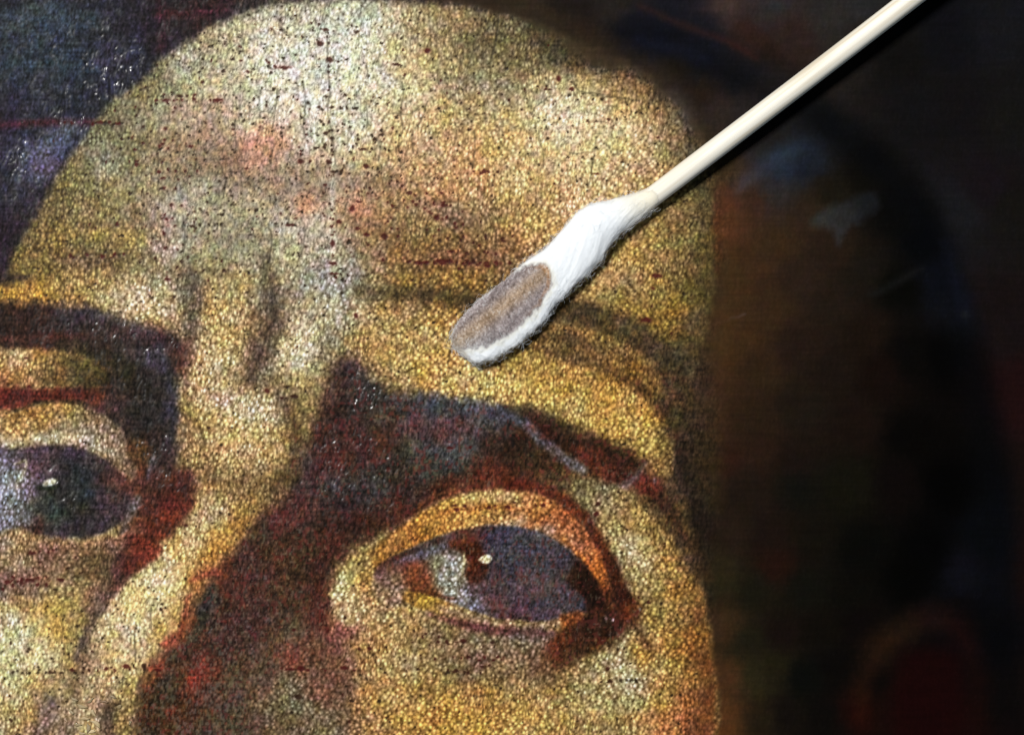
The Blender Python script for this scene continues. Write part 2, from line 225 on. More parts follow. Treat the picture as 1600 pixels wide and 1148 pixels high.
    Ln(T('100,486,3 150,492,5 200,506,5 240,520,4'), (70,66,86), 6, .5, 3); Ln(T('-20,532,2 60,527,5 130,524,4'), (88,44,40), 6, .7, 3)
    Ln(T('250,540,5 262,580,6 270,620,6 268,680,6'), (60,62,86), 8, .55, 3); Ln(T('283,560,3 292,600,3'), (100,42,44), 5, .6)
    F(T('-30,548 30,546 90,548 140,560 170,590 150,604 90,602 40,600 -30,602'), T('0,560,196,172,116 20,565,200,186,144 35,560,186,164,110 60,555,160,128,64 90,556,130,106,52 130,570,100,84,42 160,590,72,58,34 30,585,160,112,62 0,580,180,130,66 80,590,110,82,44 120,590,84,68,40 0,595,140,90,50'), 6, .95, 3)
    Ln(T('-30,622,7 40,618,9 100,614,8 150,618,5'), (104,36,30), 6, .8, 3)
    # left lid
    F(T('-30,645 30,640 70,628 120,630 160,648 185,672 200,700 215,730 205,745 180,725 150,705 110,696 60,693 0,702 -30,706'), T('20,652,170,122,60 60,645,186,136,60 90,640,180,136,66 120,642,150,122,76 150,655,140,112,76 60,665,160,124,78 20,672,176,140,84 100,668,150,134,104 60,685,178,166,140 20,690,196,176,126 0,690,190,172,120 100,684,172,166,146 140,680,150,136,112 160,695,170,146,124 185,700,140,118,90 180,680,124,106,88 200,722,120,94,70'), 5, 1, 3)
    Ln(T('20,644,2 60,630,3 110,626,3 150,636,2'), (60,50,34), 4, .6)
    Ln(T('-10,696,4 50,686,5 110,684,6 150,692,5 175,706,3'), (196,190,168), 7, .6, 3); B(165,688,26,14,(170,152,132),.4)
    # left eyeball
    F(T('-30,706 20,700 60,696 100,696 140,704 175,724 200,748 208,780 195,812 160,834 110,840 60,838 30,826 -30,826'), T('''
 0,740,120,128,138 5,770,132,140,152 20,800,116,118,128 15,720,96,88,104 30,712,74,58,78 60,705,70,52,72 100,705,62,48,66 140,716,66,50,66 35,745,140,138,128 30,770,128,128,136 45,735,110,88,100 60,735,96,66,92 55,760,100,84,100 75,740,74,58,72
 75,770,42,46,34 95,755,38,36,42 110,745,42,44,50 125,740,40,52,70 140,745,36,48,66 140,770,46,62,78 125,780,38,46,52 100,785,50,44,52 70,790,54,58,60 85,805,44,72,70 60,800,50,54,56 110,810,44,46,40 140,800,44,40,44 120,825,58,50,64 90,830,66,58,78 60,825,90,44,46
 160,745,66,44,54 160,780,78,54,66 180,760,90,56,58 195,755,126,56,46 175,800,72,54,66 185,780,72,50,60 150,820,70,58,70 195,790,66,46,56 40,810,110,108,118'''), 6, 1, 3)
    Ln(T('24,725,1 42,720,2 40,735,2 28,750,3 26,760,2'), (200,198,160), 3, .75, 2); B(8,765,22,34,(150,158,166),.55,0,1,4); B(14,800,18,16,(132,136,144),.5,0,1,4); Ln(T('200,820,3 190,830,3 205,800,6 215,780,6'), (112,106,112), 5, .75, 2)
    F(T('200,692 215,686 235,695 232,715 218,726 204,718'), (92,58,34), 7, .85, 2); Ln(T('232,745,3 236,730,5 240,712,4'), (96,94,116), 5, .6, 3)
    B(78,753,10.5,5.2,(236,234,206),1,-12,2.2,.4); B(71,757,4,3.4,(236,232,200),1,0,2)
    Ln(T('60,762,2 78,764,3 92,758,2'), (28,36,18), 3, .8)

    # ---- great shadow: right brow, bridge, socket
    F(T('''545,556 575,582 610,606 660,616 710,622 760,628 810,636 860,652 915,678 965,700 1005,722 1028,748 1040,770 1060,800 1085,850 1110,900 1090,900 1060,850 1040,815 1000,790 960,775
 990,830 985,900 1000,960 960,960 935,920 915,870 880,810 820,775 770,762 700,775 630,815 560,850 525,890 515,940 525,975 545,1010 560,1060 555,1148 550,1300 150,1300 205,1148 222,1060 262,1010 298,950 330,885 372,850 396,806 440,778 456,738 472,700 492,660 505,615 524,576'''), T('''
 545,575,52,36,44 520,600,66,42,42 560,600,56,50,54 580,620,50,44,40 540,640,54,42,40 500,650,70,46,40 500,690,74,38,40 520,720,82,36,36 480,700,70,50,44 470,730,62,54,60 560,640,54,38,34 580,660,58,48,46 570,690,84,40,38 550,680,68,42,40 600,690,92,46,38
 620,640,58,46,46 640,625,70,62,66 660,640,70,66,84 700,640,64,72,88 740,640,66,74,90 780,650,66,66,88 640,670,84,50,50 680,672,96,56,56 710,665,104,58,56 740,668,82,66,80 650,700,58,58,60 690,715,62,68,74 720,710,68,72,76 670,730,58,62,60 730,690,76,68,74
 620,710,44,38,32 600,740,42,38,34 590,760,66,62,66 630,750,46,38,34 560,740,54,44,42 520,760,60,58,66 540,790,50,38,38 560,770,56,50,54 500,740,70,38,42 640,770,50,32,28 700,750,60,38,28 620,790,78,36,30
 760,690,52,34,24 790,710,46,32,22 800,690,44,30,24 830,720,60,44,28 770,730,92,40,26 700,762,92,34,22 760,752,92,34,22 820,760,100,38,24 860,745,78,58,34 860,780,96,36,24 900,810,92,34,20 900,760,110,96,60 930,790,110,94,58
 850,665,56,26,18 820,670,60,32,22 880,690,50,30,18 920,700,66,32,20 920,725,84,36,22 970,720,50,30,22 960,740,88,36,26 1000,740,62,34,28 1010,755,104,36,32 1030,790,72,40,26 1060,830,74,46,26 1080,870,60,40,24
 930,840,96,44,22 950,880,80,34,18 965,900,72,32,16 980,930,66,34,18 960,860,90,50,26 980,960,56,28,14
 480,800,76,42,40 440,790,86,48,44 440,815,94,44,42 400,800,80,52,40 400,840,72,44,36 440,850,70,46,36 480,830,56,44,34 520,830,60,30,26 560,820,66,34,26 580,830,58,32,22 520,860,70,34,28 500,880,66,34,30 480,870,60,46,32 380,880,78,46,42
 340,900,90,44,36 330,880,118,52,36 400,920,74,44,42 450,900,72,48,38 460,940,76,50,40 510,930,84,34,32 500,960,88,38,36 420,970,72,48,40 350,920,76,42,36 360,960,66,40,38 320,930,76,54,46 325,960,56,50,48 300,970,120,48,36 305,1000,80,48,42
 340,1000,66,40,38 380,1000,74,48,42 280,1000,124,50,40 290,1030,60,52,50 270,1050,70,50,46 250,1040,110,44,38 315,1045,126,50,40 300,1070,112,50,40 240,1080,70,42,32 260,1100,56,42,34 290,1110,80,48,36 225,1110,64,38,30
 340,1080,86,62,48 360,1120,78,62,48 380,1050,88,66,52 400,1020,90,70,54 420,1050,92,70,56 460,980,100,78,60 455,1035,130,60,48 450,1060,124,116,84 460,1090,120,108,82 430,1110,116,100,74 500,1080,116,80,60 520,1050,120,80,62 500,1020,112,76,56
 530,1000,124,74,64 530,970,112,60,56 540,1040,134,90,70 540,1100,120,96,70 500,1130,124,108,80 450,1140,110,90,64 400,1140,90,72,54 300,1148,62,46,36 220,1148,58,42,32'''), 17, 1, 7)
    Ln(T('520,585,3 496,625,5 470,680,6 458,735,7 430,775,8 396,812,8 366,852,8 332,890,7 300,945,6 266,1010,6 226,1062,6'), T('520,585,110,88,64 480,660,116,94,52 458,735,110,80,50 396,812,122,86,50 332,890,136,80,44 266,1010,128,76,54 226,1062,120,80,56'), 20, .5, 5)
    Ln(T('296,540,4 292,600,5 290,660,5 290,720,5 296,760,4'), (112,84,66), 15, .45, 4); Ln(T('545,1000,8 556,1060,10 556,1140,10'), (140,108,74), 22, .5, 6)
    Ln(T('482,590,5 484,630,7 478,665,5'), (150,126,76), 12, .6, 4)
    Ln(T('424,596,3 446,632,5 462,680,6 459,722,7 440,752,7 405,776,6'), (80,60,38), 11, .7, 4); Ln(T('330,745,4 360,772,5 395,780,5'), (120,94,58), 12, .5, 4)
    B(398,640,30,22,(222,212,182),.75,0,1,4); B(385,690,40,30,(212,188,134),.5,0,1,4); B(345,560,24,30,(212,190,142),.4,0,1,4)
    # blue-grey bloom on the brow
    F(T('610,620 660,620 720,626 780,632 800,645 770,660 745,680 735,715 725,735 690,742 650,735 640,705 620,680 625,650'), T('630,630,70,66,78 680,632,64,76,92 730,636,68,80,94 780,645,74,76,98 700,655,66,66,80 690,672,98,58,56 650,665,84,54,54 720,665,92,60,64 660,705,60,66,72 700,715,66,76,80 730,700,72,72,84 690,735,56,60,56'), 10, .85, 5)
    Ln(T('780,640,7 815,658,9 850,690,8 880,715,8 910,735,8'), T('790,645,72,74,96 830,672,84,84,98 860,700,92,82,92 890,722,100,92,104 910,735,112,106,100'), 6, .95, 3)
    Ln(T('960,762,7 980,758,6 995,742,4 1008,725,2'), (112,98,104), 6, .8, 2); B(1022,752,2.2,4,(150,150,160),.9)
    Ln(T('795,636,6 850,652,9 905,680,8 960,706,8 1000,724,5'), (44,30,20), 9, .7, 3)
    for x, y in ((830,672),(850,685),(925,708),(920,722),(940,735),(955,742),(900,705),(1004,757),(1014,762)): B(x, y-4, 9, 6, (112,46,28), .6, 20, 1, 4)
    # skin beside the socket
    F(T('900,752 930,748 965,760 1000,772 1040,810 1072,860 1098,920 1110,990 1118,1060 1110,1160 1060,1160 1020,1000 1005,960 985,920 965,880 940,840 915,800 895,775'), T('''
 905,765,110,100,70 930,770,138,126,92 925,800,120,104,70 950,790,160,142,96 980,785,150,122,74 960,820,168,150,100 990,810,176,146,74 1020,830,150,116,60 1000,850,186,166,110 985,865,200,190,148 1010,880,196,180,134 1040,860,160,122,62
 1060,890,146,106,58 1020,910,176,146,80 1050,920,170,126,56 1075,930,146,100,46 990,900,170,150,104 1005,930,140,118,66 1030,950,150,128,72 1060,960,160,126,66 1090,960,120,76,34 1020,970,176,140,64 1040,1000,172,124,56 1080,1000,156,98,40 1100,1030,116,66,28
 1050,1040,170,134,64 1080,1060,170,118,56 1100,1090,110,62,30 1070,1110,176,106,56 1100,1140,120,64,34'''), 9, .95, 4)
    Ln(T('1000,780,5 1035,812,7 1062,850,8 1090,900,9'), (66,44,26), 10, .75, 4); Ln(T('1020,850,1 1045,880,2 1065,905,1'), (206,160,76), 4, .7, 2); Ln(T('1045,870,1 1070,900,2 1082,925,1'), (190,136,70), 3, .6, 2)
    Ln(T('870,760,5 900,790,6 925,830,7'), (96,84,52), 9, .45, 3)

    # ---- cheek below right eye
    F(T('525,960 560,965 620,940 700,965 780,985 860,990 870,1010 900,1025 950,1010 975,985 1010,990 1040,1020 1070,1200 1050,1350 560,1350 552,1148 556,1060 545,1010 520,985'), T('''
 545,985,130,76,66 560,960,180,138,96 590,960,190,150,90 620,960,170,142,88 570,1000,180,134,86 555,1030,170,118,80 600,1000,190,156,98 640,980,176,148,90 660,1000,150,126,86 700,1000,140,120,80 690,985,150,128,88 560,1060,176,140,90 600,1040,188,164,104 640,1040,176,156,104
 700,1030,150,124,86 740,1010,146,124,94 740,1032,126,92,78 780,1010,138,118,92 800,1000,140,120,100 830,1010,130,110,90 800,1030,140,116,94 780,1048,128,108,70 720,1050,140,118,72 680,1060,170,136,70 840,1040,116,86,56 870,1030,110,62,34 860,1060,124,98,56 900,1050,150,126,72
 620,1080,194,154,84 580,1090,180,138,76 560,1120,150,114,70 640,1120,196,148,68 700,1100,196,148,70 700,1130,200,152,64 760,1080,178,136,66 760,1120,206,158,74 820,1080,176,144,84 820,1120,200,160,84 860,1090,180,152,92 870,1130,192,154,80 920,1080,186,166,110 930,1040,176,156,104
 960,1010,184,170,120 970,1050,206,196,154 990,1060,204,192,150 950,1100,176,160,110 980,1100,180,164,104 1000,1020,180,140,66 1020,1050,186,150,86 1040,1080,176,138,66 1000,1130,190,150,84 1040,1130,180,116,60 930,1130,176,146,90 600,1140,186,144,80'''), 8, .97, 4)
    # red-brown hollow at the outer corner
    F(T('935,890 960,905 985,930 998,955 990,975 970,995 945,1010 915,1024 880,1040 862,1034 856,1010 868,985 895,965 915,950'), T('900,985,56,28,18 930,985,46,26,18 960,975,44,30,22 880,1000,90,38,18 865,1010,124,52,24 900,1010,60,32,20 940,1000,74,32,16 870,1030,100,52,26 900,1025,90,66,30 985,960,118,44,22 950,940,56,26,16 965,920,64,28,16'), 11, .97, 5)
    Ln(T('985,945,4 1000,985,5 1015,1010,6 1025,1025,3'), (96,60,28), 7, .7, 3)

    # ---- right lid ring
    F(T('''518,930 530,900 552,876 580,856 615,830 655,803 700,782 745,768 790,765 830,770 870,785 905,815 930,850 948,890 960,920 962,950 945,945 930,905 912,880 885,858 850,836 810,824 760,822 710,832 660,850 620,868 595,885 582,905
 580,930 600,945 640,955 560,975 530,968 520,950'''), T('''
 525,925,204,196,156 535,905,204,194,150 525,945,196,160,120 545,890,190,176,120 550,930,190,166,116 570,870,176,146,74 565,900,186,150,80 575,915,160,120,60 600,850,170,122,50 590,875,160,104,46 630,830,172,118,46 620,855,176,108,44 660,810,184,134,52 650,840,170,104,44
 700,790,190,148,64 700,812,190,126,54 740,775,206,176,104 745,800,190,132,52 740,815,196,148,90 790,772,206,176,110 790,795,176,110,44 800,815,206,170,126 840,785,196,130,66 840,808,190,104,50 850,825,196,150,116 880,800,160,84,40 885,830,186,110,64 890,852,196,150,116
 910,840,160,80,36 915,865,196,122,68 930,880,196,104,36 940,900,160,80,32 950,925,90,44,22 955,945,84,38,20 590,950,180,148,100 560,955,196,160,120 620,950,176,140,80'''), 5, 1, 2.5)
    Ln(T('560,852,2 620,812,4 680,782,4 740,762,4 800,757,5 860,768,6 900,795,7 935,840,8 960,890,8 975,930,7'), T('600,820,70,32,22 680,780,88,34,22 740,762,100,38,22 800,756,100,36,22 860,768,110,42,24 900,795,112,44,22 935,845,90,36,18 965,900,72,30,16'), 6, .8, 3)
    Ln(T('690,800,3 760,792,4 830,800,4 880,822,3'), (170,92,36), 6, .55, 3); Ln(T('880,842,3 905,866,4 930,892,5 945,915,4'), (196,104,34), 5, .8, 2)
    # eyeball
    F(T('584,902 592,884 620,866 655,850 700,832 750,822 800,821 840,830 880,852 908,876 925,900 932,930 925,950 905,958 870,966 830,970 790,968 750,958 715,945 680,932 640,920 605,918'), T('''
 595,892,96,52,48 600,905,120,86,80 615,880,86,50,48 620,905,110,84,80 640,870,92,70,88 660,858,84,82,106 690,845,70,78,100 640,895,150,64,30 660,905,140,52,22 625,915,128,108,86 680,885,130,128,90 670,870,110,88,90 690,870,160,164,136 700,885,166,168,150
 715,875,176,178,166 700,905,156,160,140 715,900,170,172,160 705,920,150,154,140 720,925,164,174,172 680,915,104,76,44 660,925,96,50,24 735,940,120,128,134 750,945,84,80,96 740,890,84,34,18 745,870,72,30,14 720,845,88,46,28 700,852,86,56,40 740,850,70,26,12 735,910,90,50,48
 770,850,58,62,92 800,840,60,66,94 840,850,66,70,92 800,870,52,64,92 780,880,46,54,80 850,880,60,66,90 880,870,70,74,96 770,900,58,54,76 800,900,60,60,84 830,905,84,64,78 870,890,78,62,74 800,925,84,62,76 760,920,98,60,66 780,940,92,56,62 830,930,66,62,88
 850,940,70,68,90 880,920,82,78,92 880,945,84,76,92 860,960,70,66,90 900,950,60,62,84 800,960,84,52,64 830,958,88,58,74 905,885,56,34,30 900,905,46,24,18 915,900,38,20,14 910,920,34,20,14 925,930,40,20,12 895,930,80,80,98'''), 4, 1, 2)
    F(T('770,840 850,832 900,875 915,920 880,955 780,955 755,925'), (74,68,80), 16, .35, 6)
    F(T('884,905 896,884 905,878 925,895 940,920 948,950 935,962 915,955 912,935 896,920'), T('895,900,48,26,18 915,905,36,20,14 930,930,40,20,12 940,955,60,26,14 915,945,46,24,18'), 4, .95, 2)
    F(T('702,846 725,842 748,850 760,868 762,890 752,910 738,912 728,900 726,872 715,858 704,856'), T('715,850,96,44,20 740,855,74,30,14 750,875,58,24,12 735,885,92,34,14 745,905,86,40,28'), 4, .95, 1.5)
    for x, y, r in ((690,892,10),(706,878,9),(722,884,8),(708,905,10),(716,925,9),(700,930,7),(730,935,7)): B(x, y, r, r*.8, (196,200,186), .55, 0, 1, 4)
    for x, y in ((698,884),(690,900),(708,895),(716,912),(702,914),(726,918)): B(x, y, 3.2, 2.4, (56,58,48), .75, 0, 1, 2)
    F(T('640,885 665,875 668,905 690,925 655,928 630,915'), (136,66,34), 10, .7, 4); F(T('590,898 625,905 632,925 650,940 610,948 586,925'), (140,112,92), 8, .6, 3)
    Ln(T('600,880,3 640,862,4 690,842,4'), (56,26,20), 4, .55, 2); Ln(T('620,878,3 660,866,4 700,852,3'), (98,90,120), 5, .5, 2)
    F(T('752,870 760,866 768,869 767,876 760,880 748,875'), (248,242,214), 1.6, 1, .3); Ln(T('725,862,1 725,878,1.6 722,900,.8'), (226,214,170), 2, .85, .5)
    # lower rim
    F(T('640,922 690,936 702,948 690,956 655,950 630,935'), T('640,930,150,104,40 670,942,186,136,40 690,948,170,128,60'), 4, .95, 2); Ln(T('640,922,2 680,928,3 710,936,2'), (96,44,20), 3, .8, 1.5)
    Ln(T('690,950,4 730,962,5 780,974,6 840,978,6 880,970,5'), (172,140,108), 5, .85, 2)
    Ln(T('670,960,3 710,970,6 760,982,7 820,988,7 862,986,5'), T('680,962,130,84,66 720,974,112,60,58 780,984,110,58,62 830,988,104,66,70'), 6, .9, 3); Ln(T('800,995,4 840,998,5 862,990,3'), (110,92,100), 7, .55, 3)
    F(T('876,960 895,955 910,955 905,972 880,980'), (150,72,28), 5, .8, 2)
    Ln(T('780,955,3 830,955,4 870,955,3'), (104,66,84), 6, .4, 2)
    for x, y, a in ((850,900,70),(835,920,110),(870,905,60),(810,915,100),(790,925,90),(755,915,40)): Ln([(x,y-8,1),(x+1,y+8,2)], (120,70,78), 4, .5, 2)
    B(1000,951,1.6,2.4,(196,190,180),.9,0,2); B(947,966,2,3,(160,120,120),.9,0,2); B(957,968,1.6,2.4,(170,140,140),.9,0,2)

    # ---- left cheek, and the red fold beside the nose
    F(T('-60,835 40,834 110,846 170,840 205,838 210,860 190,900 170,940 150,975 135,1020 140,1060 160,1100 165,1300 -700,1300 -700,835'), T('''
 0,845,150,130,110 30,845,176,146,110 60,850,160,124,82 110,850,160,124,88 150,850,150,116,84 190,850,140,96,76 20,865,150,122,88 60,865,120,84,66 80,863,112,72,62 110,870,124,96,66 150,870,110,86,56 30,885,170,150,106 80,885,146,120,84 130,890,108,84,56 160,880,92,64,50
 0,905,120,86,76 30,910,116,80,76 60,910,116,78,70 90,905,140,116,84 130,910,140,120,78 0,925,130,110,100 60,925,150,124,94 110,930,160,140,84 150,925,120,88,70 150,955,112,82,70 0,950,190,170,116 40,945,168,130,74 80,950,180,146,70 110,955,160,136,78
 20,970,206,196,148 60,975,196,172,108 90,975,180,144,64 120,985,140,122,68 20,1000,204,198,154 60,1010,196,182,130 90,1010,176,150,80 120,1020,150,124,76 20,1030,206,196,150 50,1035,196,184,136 80,1030,186,170,120 100,1050,150,124,74 20,1060,196,186,140 60,1065,176,150,90 30,1090,190,174,130
 40,1110,176,140,74 20,1130,160,140,96 60,1130,140,104,72 80,1090,160,134,80 70,1100,110,96,88 100,1080,150,126,88 110,1100,170,146,108 90,1120,150,130,104 120,1130,140,120,96 10,1110,190,170,110'''), 7, 1, 4)
    F(T('205,836 240,846 255,860 240,890 210,925 180,960 150,1000 136,1020 128,1010 142,975 160,930 175,890 190,860'), T('230,855,124,44,30 200,870,96,48,46 215,890,100,40,36 180,900,92,46,48 195,920,100,56,44 170,930,104,70,62 160,960,108,84,76 140,985,80,58,56 130,1010,116,94,64'), 8, .95, 4)
    Ln(T('292,742,10 282,775,16 262,805,18 240,835,16 222,862,12 200,890,7'), T('285,760,84,38,34 275,790,112,44,34 250,815,104,40,30 235,840,116,44,30 205,880,104,38,34'), 9, .9, 4)
    F(T('262,835 285,860 262,820 230,812'), (76,50,36), 8, .4)
    # nose ridge
    F(T('300,800 312,770 350,752 410,752 425,775 405,800 378,838 345,872 318,905 300,940 284,975 262,1010 230,1035 214,1075 206,1110 200,1148 195,1300 90,1300 118,1148 118,1100 128,1040 142,990 165,950 195,915 225,888 255,862 280,830'), T('''
 320,785,176,148,100 350,770,150,122,74 390,765,130,104,66 380,790,160,124,60 350,800,186,160,110 320,810,196,174,120 300,830,196,172,124 350,830,196,148,70 370,820,170,120,54 330,860,190,136,54 300,860,204,178,118 280,870,196,160,80 260,880,206,190,138
 320,880,170,110,46 300,900,180,140,70 310,915,150,80,50 270,910,206,188,128 240,910,206,192,146 220,930,204,178,118 250,940,206,186,130 290,930,196,160,100 270,960,196,160,86 230,970,200,184,138 200,960,200,172,112 190,980,196,184,150 220,1000,200,180,136
 250,980,176,140,64 240,1000,170,140,76 170,1000,190,164,110 190,1020,196,174,130 215,1030,186,158,104 160,1030,176,150,104 150,1060,186,158,116 180,1055,196,156,114 200,1060,180,160,110 170,1080,190,154,112 150,1090,176,146,104 190,1090,176,150,90 210,1090,140,116,56
 200,1120,150,124,70 130,1110,170,146,110 145,1130,186,156,110 115,1060,160,132,92 120,1020,150,122,70'''), 6, 1, 3)
    Ln(T('172,905,7 155,945,9 140,990,10 127,1035,9 116,1075,7'), (102,78,58), 13, .6, 4); Ln(T('352,860,7 322,903,9 292,958,9 260,1012,9 228,1060,8'), (146,100,54), 15, .5, 5); Ln(T('330,815,9 275,885,12 228,965,13 190,1045,12'), (214,196,150), 15, .35, 5)
    F(T('155,1100 170,1096 186,1100 182,1125 180,1200 155,1200 157,1130'), (86,66,56), 9, .8, 6)
    Ln(T('135,985,4 126,1010,5 118,1030,4'), (92,74,66), 6, .7, 3); Ln(T('72,1085,3 82,1098,4 90,1104,2'), (90,76,72), 4, .7, 2); Ln(T('76,1100,8 66,1130,10 60,1150,8'), (120,104,96), 14, .6, 6)
    # red under-paint showing on the nose shadow
    Ln(T('298,905,4 325,893,6 350,900,4'), (136,56,40), 6, .8, 3); Ln(T('296,930,4 288,970,5 280,990,4'), (132,54,38), 6, .8, 3)
    F(T('318,925 335,912 340,935 330,960 318,985 300,1010 280,1030 262,1035 285,1005 305,970'), (54,52,52), 7, .85, 3); F(T('240,1070 275,1050 290,1060 265,1105 240,1120'), (56,48,42), 8, .7, 3)
    for x, y, a, b in ((270,1000,9,10),(258,1003,8,6),(318,1036,7,14),(305,1058,9,10),(296,1062,6,10),(240,1042,6,7),(252,1040,6,7),(268,1108,6,10),(262,1112,5,5),(230,1075,8,5)): B(x, y, a, b, (146,48,40), .7, 20, 1, 4)
    return p
def hash01(i, j, k):
    h = (i*374761393 + j*668265263 + k*974634777) & 0x7fffffff
    h = ((h ^ (h >> 13))*1274126177) & 0x7fffffff
    return ((h ^ (h >> 16)) & 0xffff).astype(np.float32)/65535
def weave(X, Y, ax, ay, seed, rx=.34, ry=.62, jit=.22, sel=None, shift=0.):
    """knots of the canvas weave showing through the paint: staggered rows of little lumps"""
    u = X/ax + shift; v = Y/ay; r = np.floor(v).astype(np.int64); best = np.zeros(X.shape, np.float32)
    for dr in (-1, 0, 1):
        rr = r + dr; off = .5*(rr & 1); c = np.floor(u - off).astype(np.int64)
        for dc in (-1, 0, 1):
            cc = c + dc
            jx = (hash01(cc, rr, seed) - .5)*2*jit; jy = (hash01(cc, rr, seed+1) - .5)*2*jit
            am = hash01(cc, rr, seed+2); sc = .75 + .5*hash01(cc, rr, seed+3)
            a = (.45 + .55*am) if sel is None else np.where(am < sel, .45 + .55*am/np.maximum(sel, .01), 0)
            d = ((u - off - cc - .5 - jx)/(rx*sc))**2 + ((v - rr - .5 - jy)/(ry*sc))**2
            best = np.maximum(best, a*np.exp(-d*1.2))
    return best
def weathered(p):
    X, Y, C = p.X, p.Y, p.C.copy()
    g = lambda x, y, rx, ry: np.exp(-((X-x)/rx)**2 - ((Y-y)/ry)**2)
    lum = C @ np.array([.3, .55, .15], np.float32)
    C = C*np.array([.985, .98, .985], np.float32)*(1 - .05*g(850, 1080, 260, 200))[..., None]*(1 + .05*sstep(.42, .60, lum) - .05*sstep(.66, .78, lum))[..., None]
    zone = (g(500, 285, 230, 55) + .8*g(330, 240, 110, 50) + .6*g(700, 350, 120, 45))[..., None]*sstep(-.6, .5, fnoise(X/45, Y/26, 641, 3))[..., None]; C = C*(1 - zone*np.array([.13, .17, .19], np.float32))
    grey = (C @ np.array([.35, .5, .15], np.float32))[..., None]; kd = ((.08 + .16*sstep(.40, .24, lum))*sstep(1140, 1060, X))[..., None]; C = C + (grey - C)*kd
    smooth = sstep(1055, 1165, X + .10*(Y-500)*(Y<500) + 22*p.lx)            # varnish still fills the weave on the right
    smooth = np.maximum(smooth, sstep(560, 760, X)*sstep(330, 230, Y)*sstep(.30, .2, lum)*.9)
    smooth = np.clip(smooth*sstep(.42, .2, lum) + smooth*.35, 0, 1)
    dark = sstep(.40, .24, lum)
    pale = np.clip(g(500, 120, 190, 190) + g(390, 330, 190, 90) + .8*g(900, 200, 130, 90) + .7*g(330, 200, 140, 120) + .6*g(70, 1020, 110, 90) + .5*g(470, 540, 50, 90) + .5*g(230, 970, 80, 120), 0, 1)*(1-dark)
    wx = X + 2.2*fnoise(X/60, Y/60, 51) + 1.2*p.wx; wy = Y + 2.5*fnoise(X/80, Y/50, 61) + 1.0*p.wy
    n1 = weave(wx, wy, 10.0, 6.0, 5, .25, .46, .36)
    n2 = weave(wx + 3, wy + 2, 6.9, 7.0, 9, .26, .46, .42)
    g1 = weave(wx, wy, 10.0, 6.0, 15, .22, .38, .38, shift=.5)
    g2 = weave(wx + 1, wy + 6, 6.9, 7.0, 19, .24, .38, .45, shift=.5)
    blend = sstep(-.25, .35, fnoise(X/60, Y/60, 71) + .5*pale + .3*sstep(600, 350, X) - .1)
    nub = n1*(1-blend) + n2*blend; gap = g1*(1-blend) + g2*blend
    fine = fnoise(X/2.3, Y/3.4, 81, 2); streak = fnoise(X/3.0 + .15*Y/3.0, Y/9, 91, 2); worm = fnoise(X/5.8 + .08*Y/5.8, Y/8.5, 95, 2); worm2 = fnoise(X/5 - .2*Y/5, Y/7, 97, 2)
    stroke = sstep(.16, .0, np.abs(worm))*.6 + sstep(.14, .0, np.abs(worm2))*.4
    patch = fnoise(X/28, Y/18, 99, 3)
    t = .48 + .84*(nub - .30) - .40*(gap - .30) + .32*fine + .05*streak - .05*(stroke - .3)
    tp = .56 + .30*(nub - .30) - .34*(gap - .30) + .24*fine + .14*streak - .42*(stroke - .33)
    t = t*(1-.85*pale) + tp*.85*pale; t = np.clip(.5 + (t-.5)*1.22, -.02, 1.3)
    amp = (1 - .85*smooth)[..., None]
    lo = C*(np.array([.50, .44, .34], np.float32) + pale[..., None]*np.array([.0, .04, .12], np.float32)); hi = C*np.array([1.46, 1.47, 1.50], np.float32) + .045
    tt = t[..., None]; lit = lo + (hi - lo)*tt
    # dark passages: thin upright streaks, their grey glints painted into the near-black colour
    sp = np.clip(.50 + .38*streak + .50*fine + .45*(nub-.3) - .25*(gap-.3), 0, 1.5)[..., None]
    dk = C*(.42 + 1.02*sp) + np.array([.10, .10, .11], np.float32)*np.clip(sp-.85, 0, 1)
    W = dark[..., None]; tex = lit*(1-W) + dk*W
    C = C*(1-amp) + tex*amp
    thr = fnoise(X/55, Y/3.6, 821, 2) + .5*fnoise(X/3.4, Y/50, 823, 2); C = C*(1 + (thr*(.07 + .16*dark)*(1-.7*smooth))[..., None])
    # broken reds and greys in the big shadow
    soc = (sstep(300, 420, X + .45*(Y-700))*sstep(1090, 1000, X)*sstep(545, 600, Y)*dark)[..., None]
    C = C*(1 + soc*np.array([.05, .0, -.10], np.float32))
    C = C*(1 + (dark*sstep(330, 280, X)*sstep(440, 500, Y))[..., None]*np.array([.03, .0, -.12], np.float32))
    rs_ = sstep(.42, .62, vnoise(X/4.2, Y/5.0, 801) + .45*fnoise(X/40, Y/22, 803, 2))[..., None]*soc*.45; C = C*(1-rs_) + np.array([.44, .19, .17], np.float32)*rs_
    gs_ = sstep(.5, .8, vnoise(X/2.7, Y/4.2, 805) + .55*sstep(900, 1060, Y)*sstep(620, 480, X) + .25*vnoise(X/50, Y/50, 807) - .1)[..., None]*soc*.38; C = C*(1-gs_) + np.array([.52, .47, .40], np.float32)*gs_
    iris = g(830, 905, 75, 60)[..., None]*sstep(.3, .55, vnoise(X/4, Y/9, 809) + .4*vnoise(X/18, Y/18, 811))[..., None]*dark[..., None]*.45; C = C*(1-iris) + np.array([.44, .27, .28], np.float32)*iris
    # broken colour
    cw = 1 - .65*pale
    ch = np.stack([vnoise(X/9+3, Y/8, 201) + .8*vnoise(X/24, Y/20, 202)*cw, vnoise(X/10, Y/9+5, 203) + .8*vnoise(X/27, Y/19, 204)*cw, vnoise(X/8, Y/10, 205) + .9*vnoise(X/22, Y/22, 206)*cw], -1)
    ka = (np.array([.050, .030, .085], np.float32)*(1 + .3*dark)[..., None])*(1-.55*smooth)[..., None]
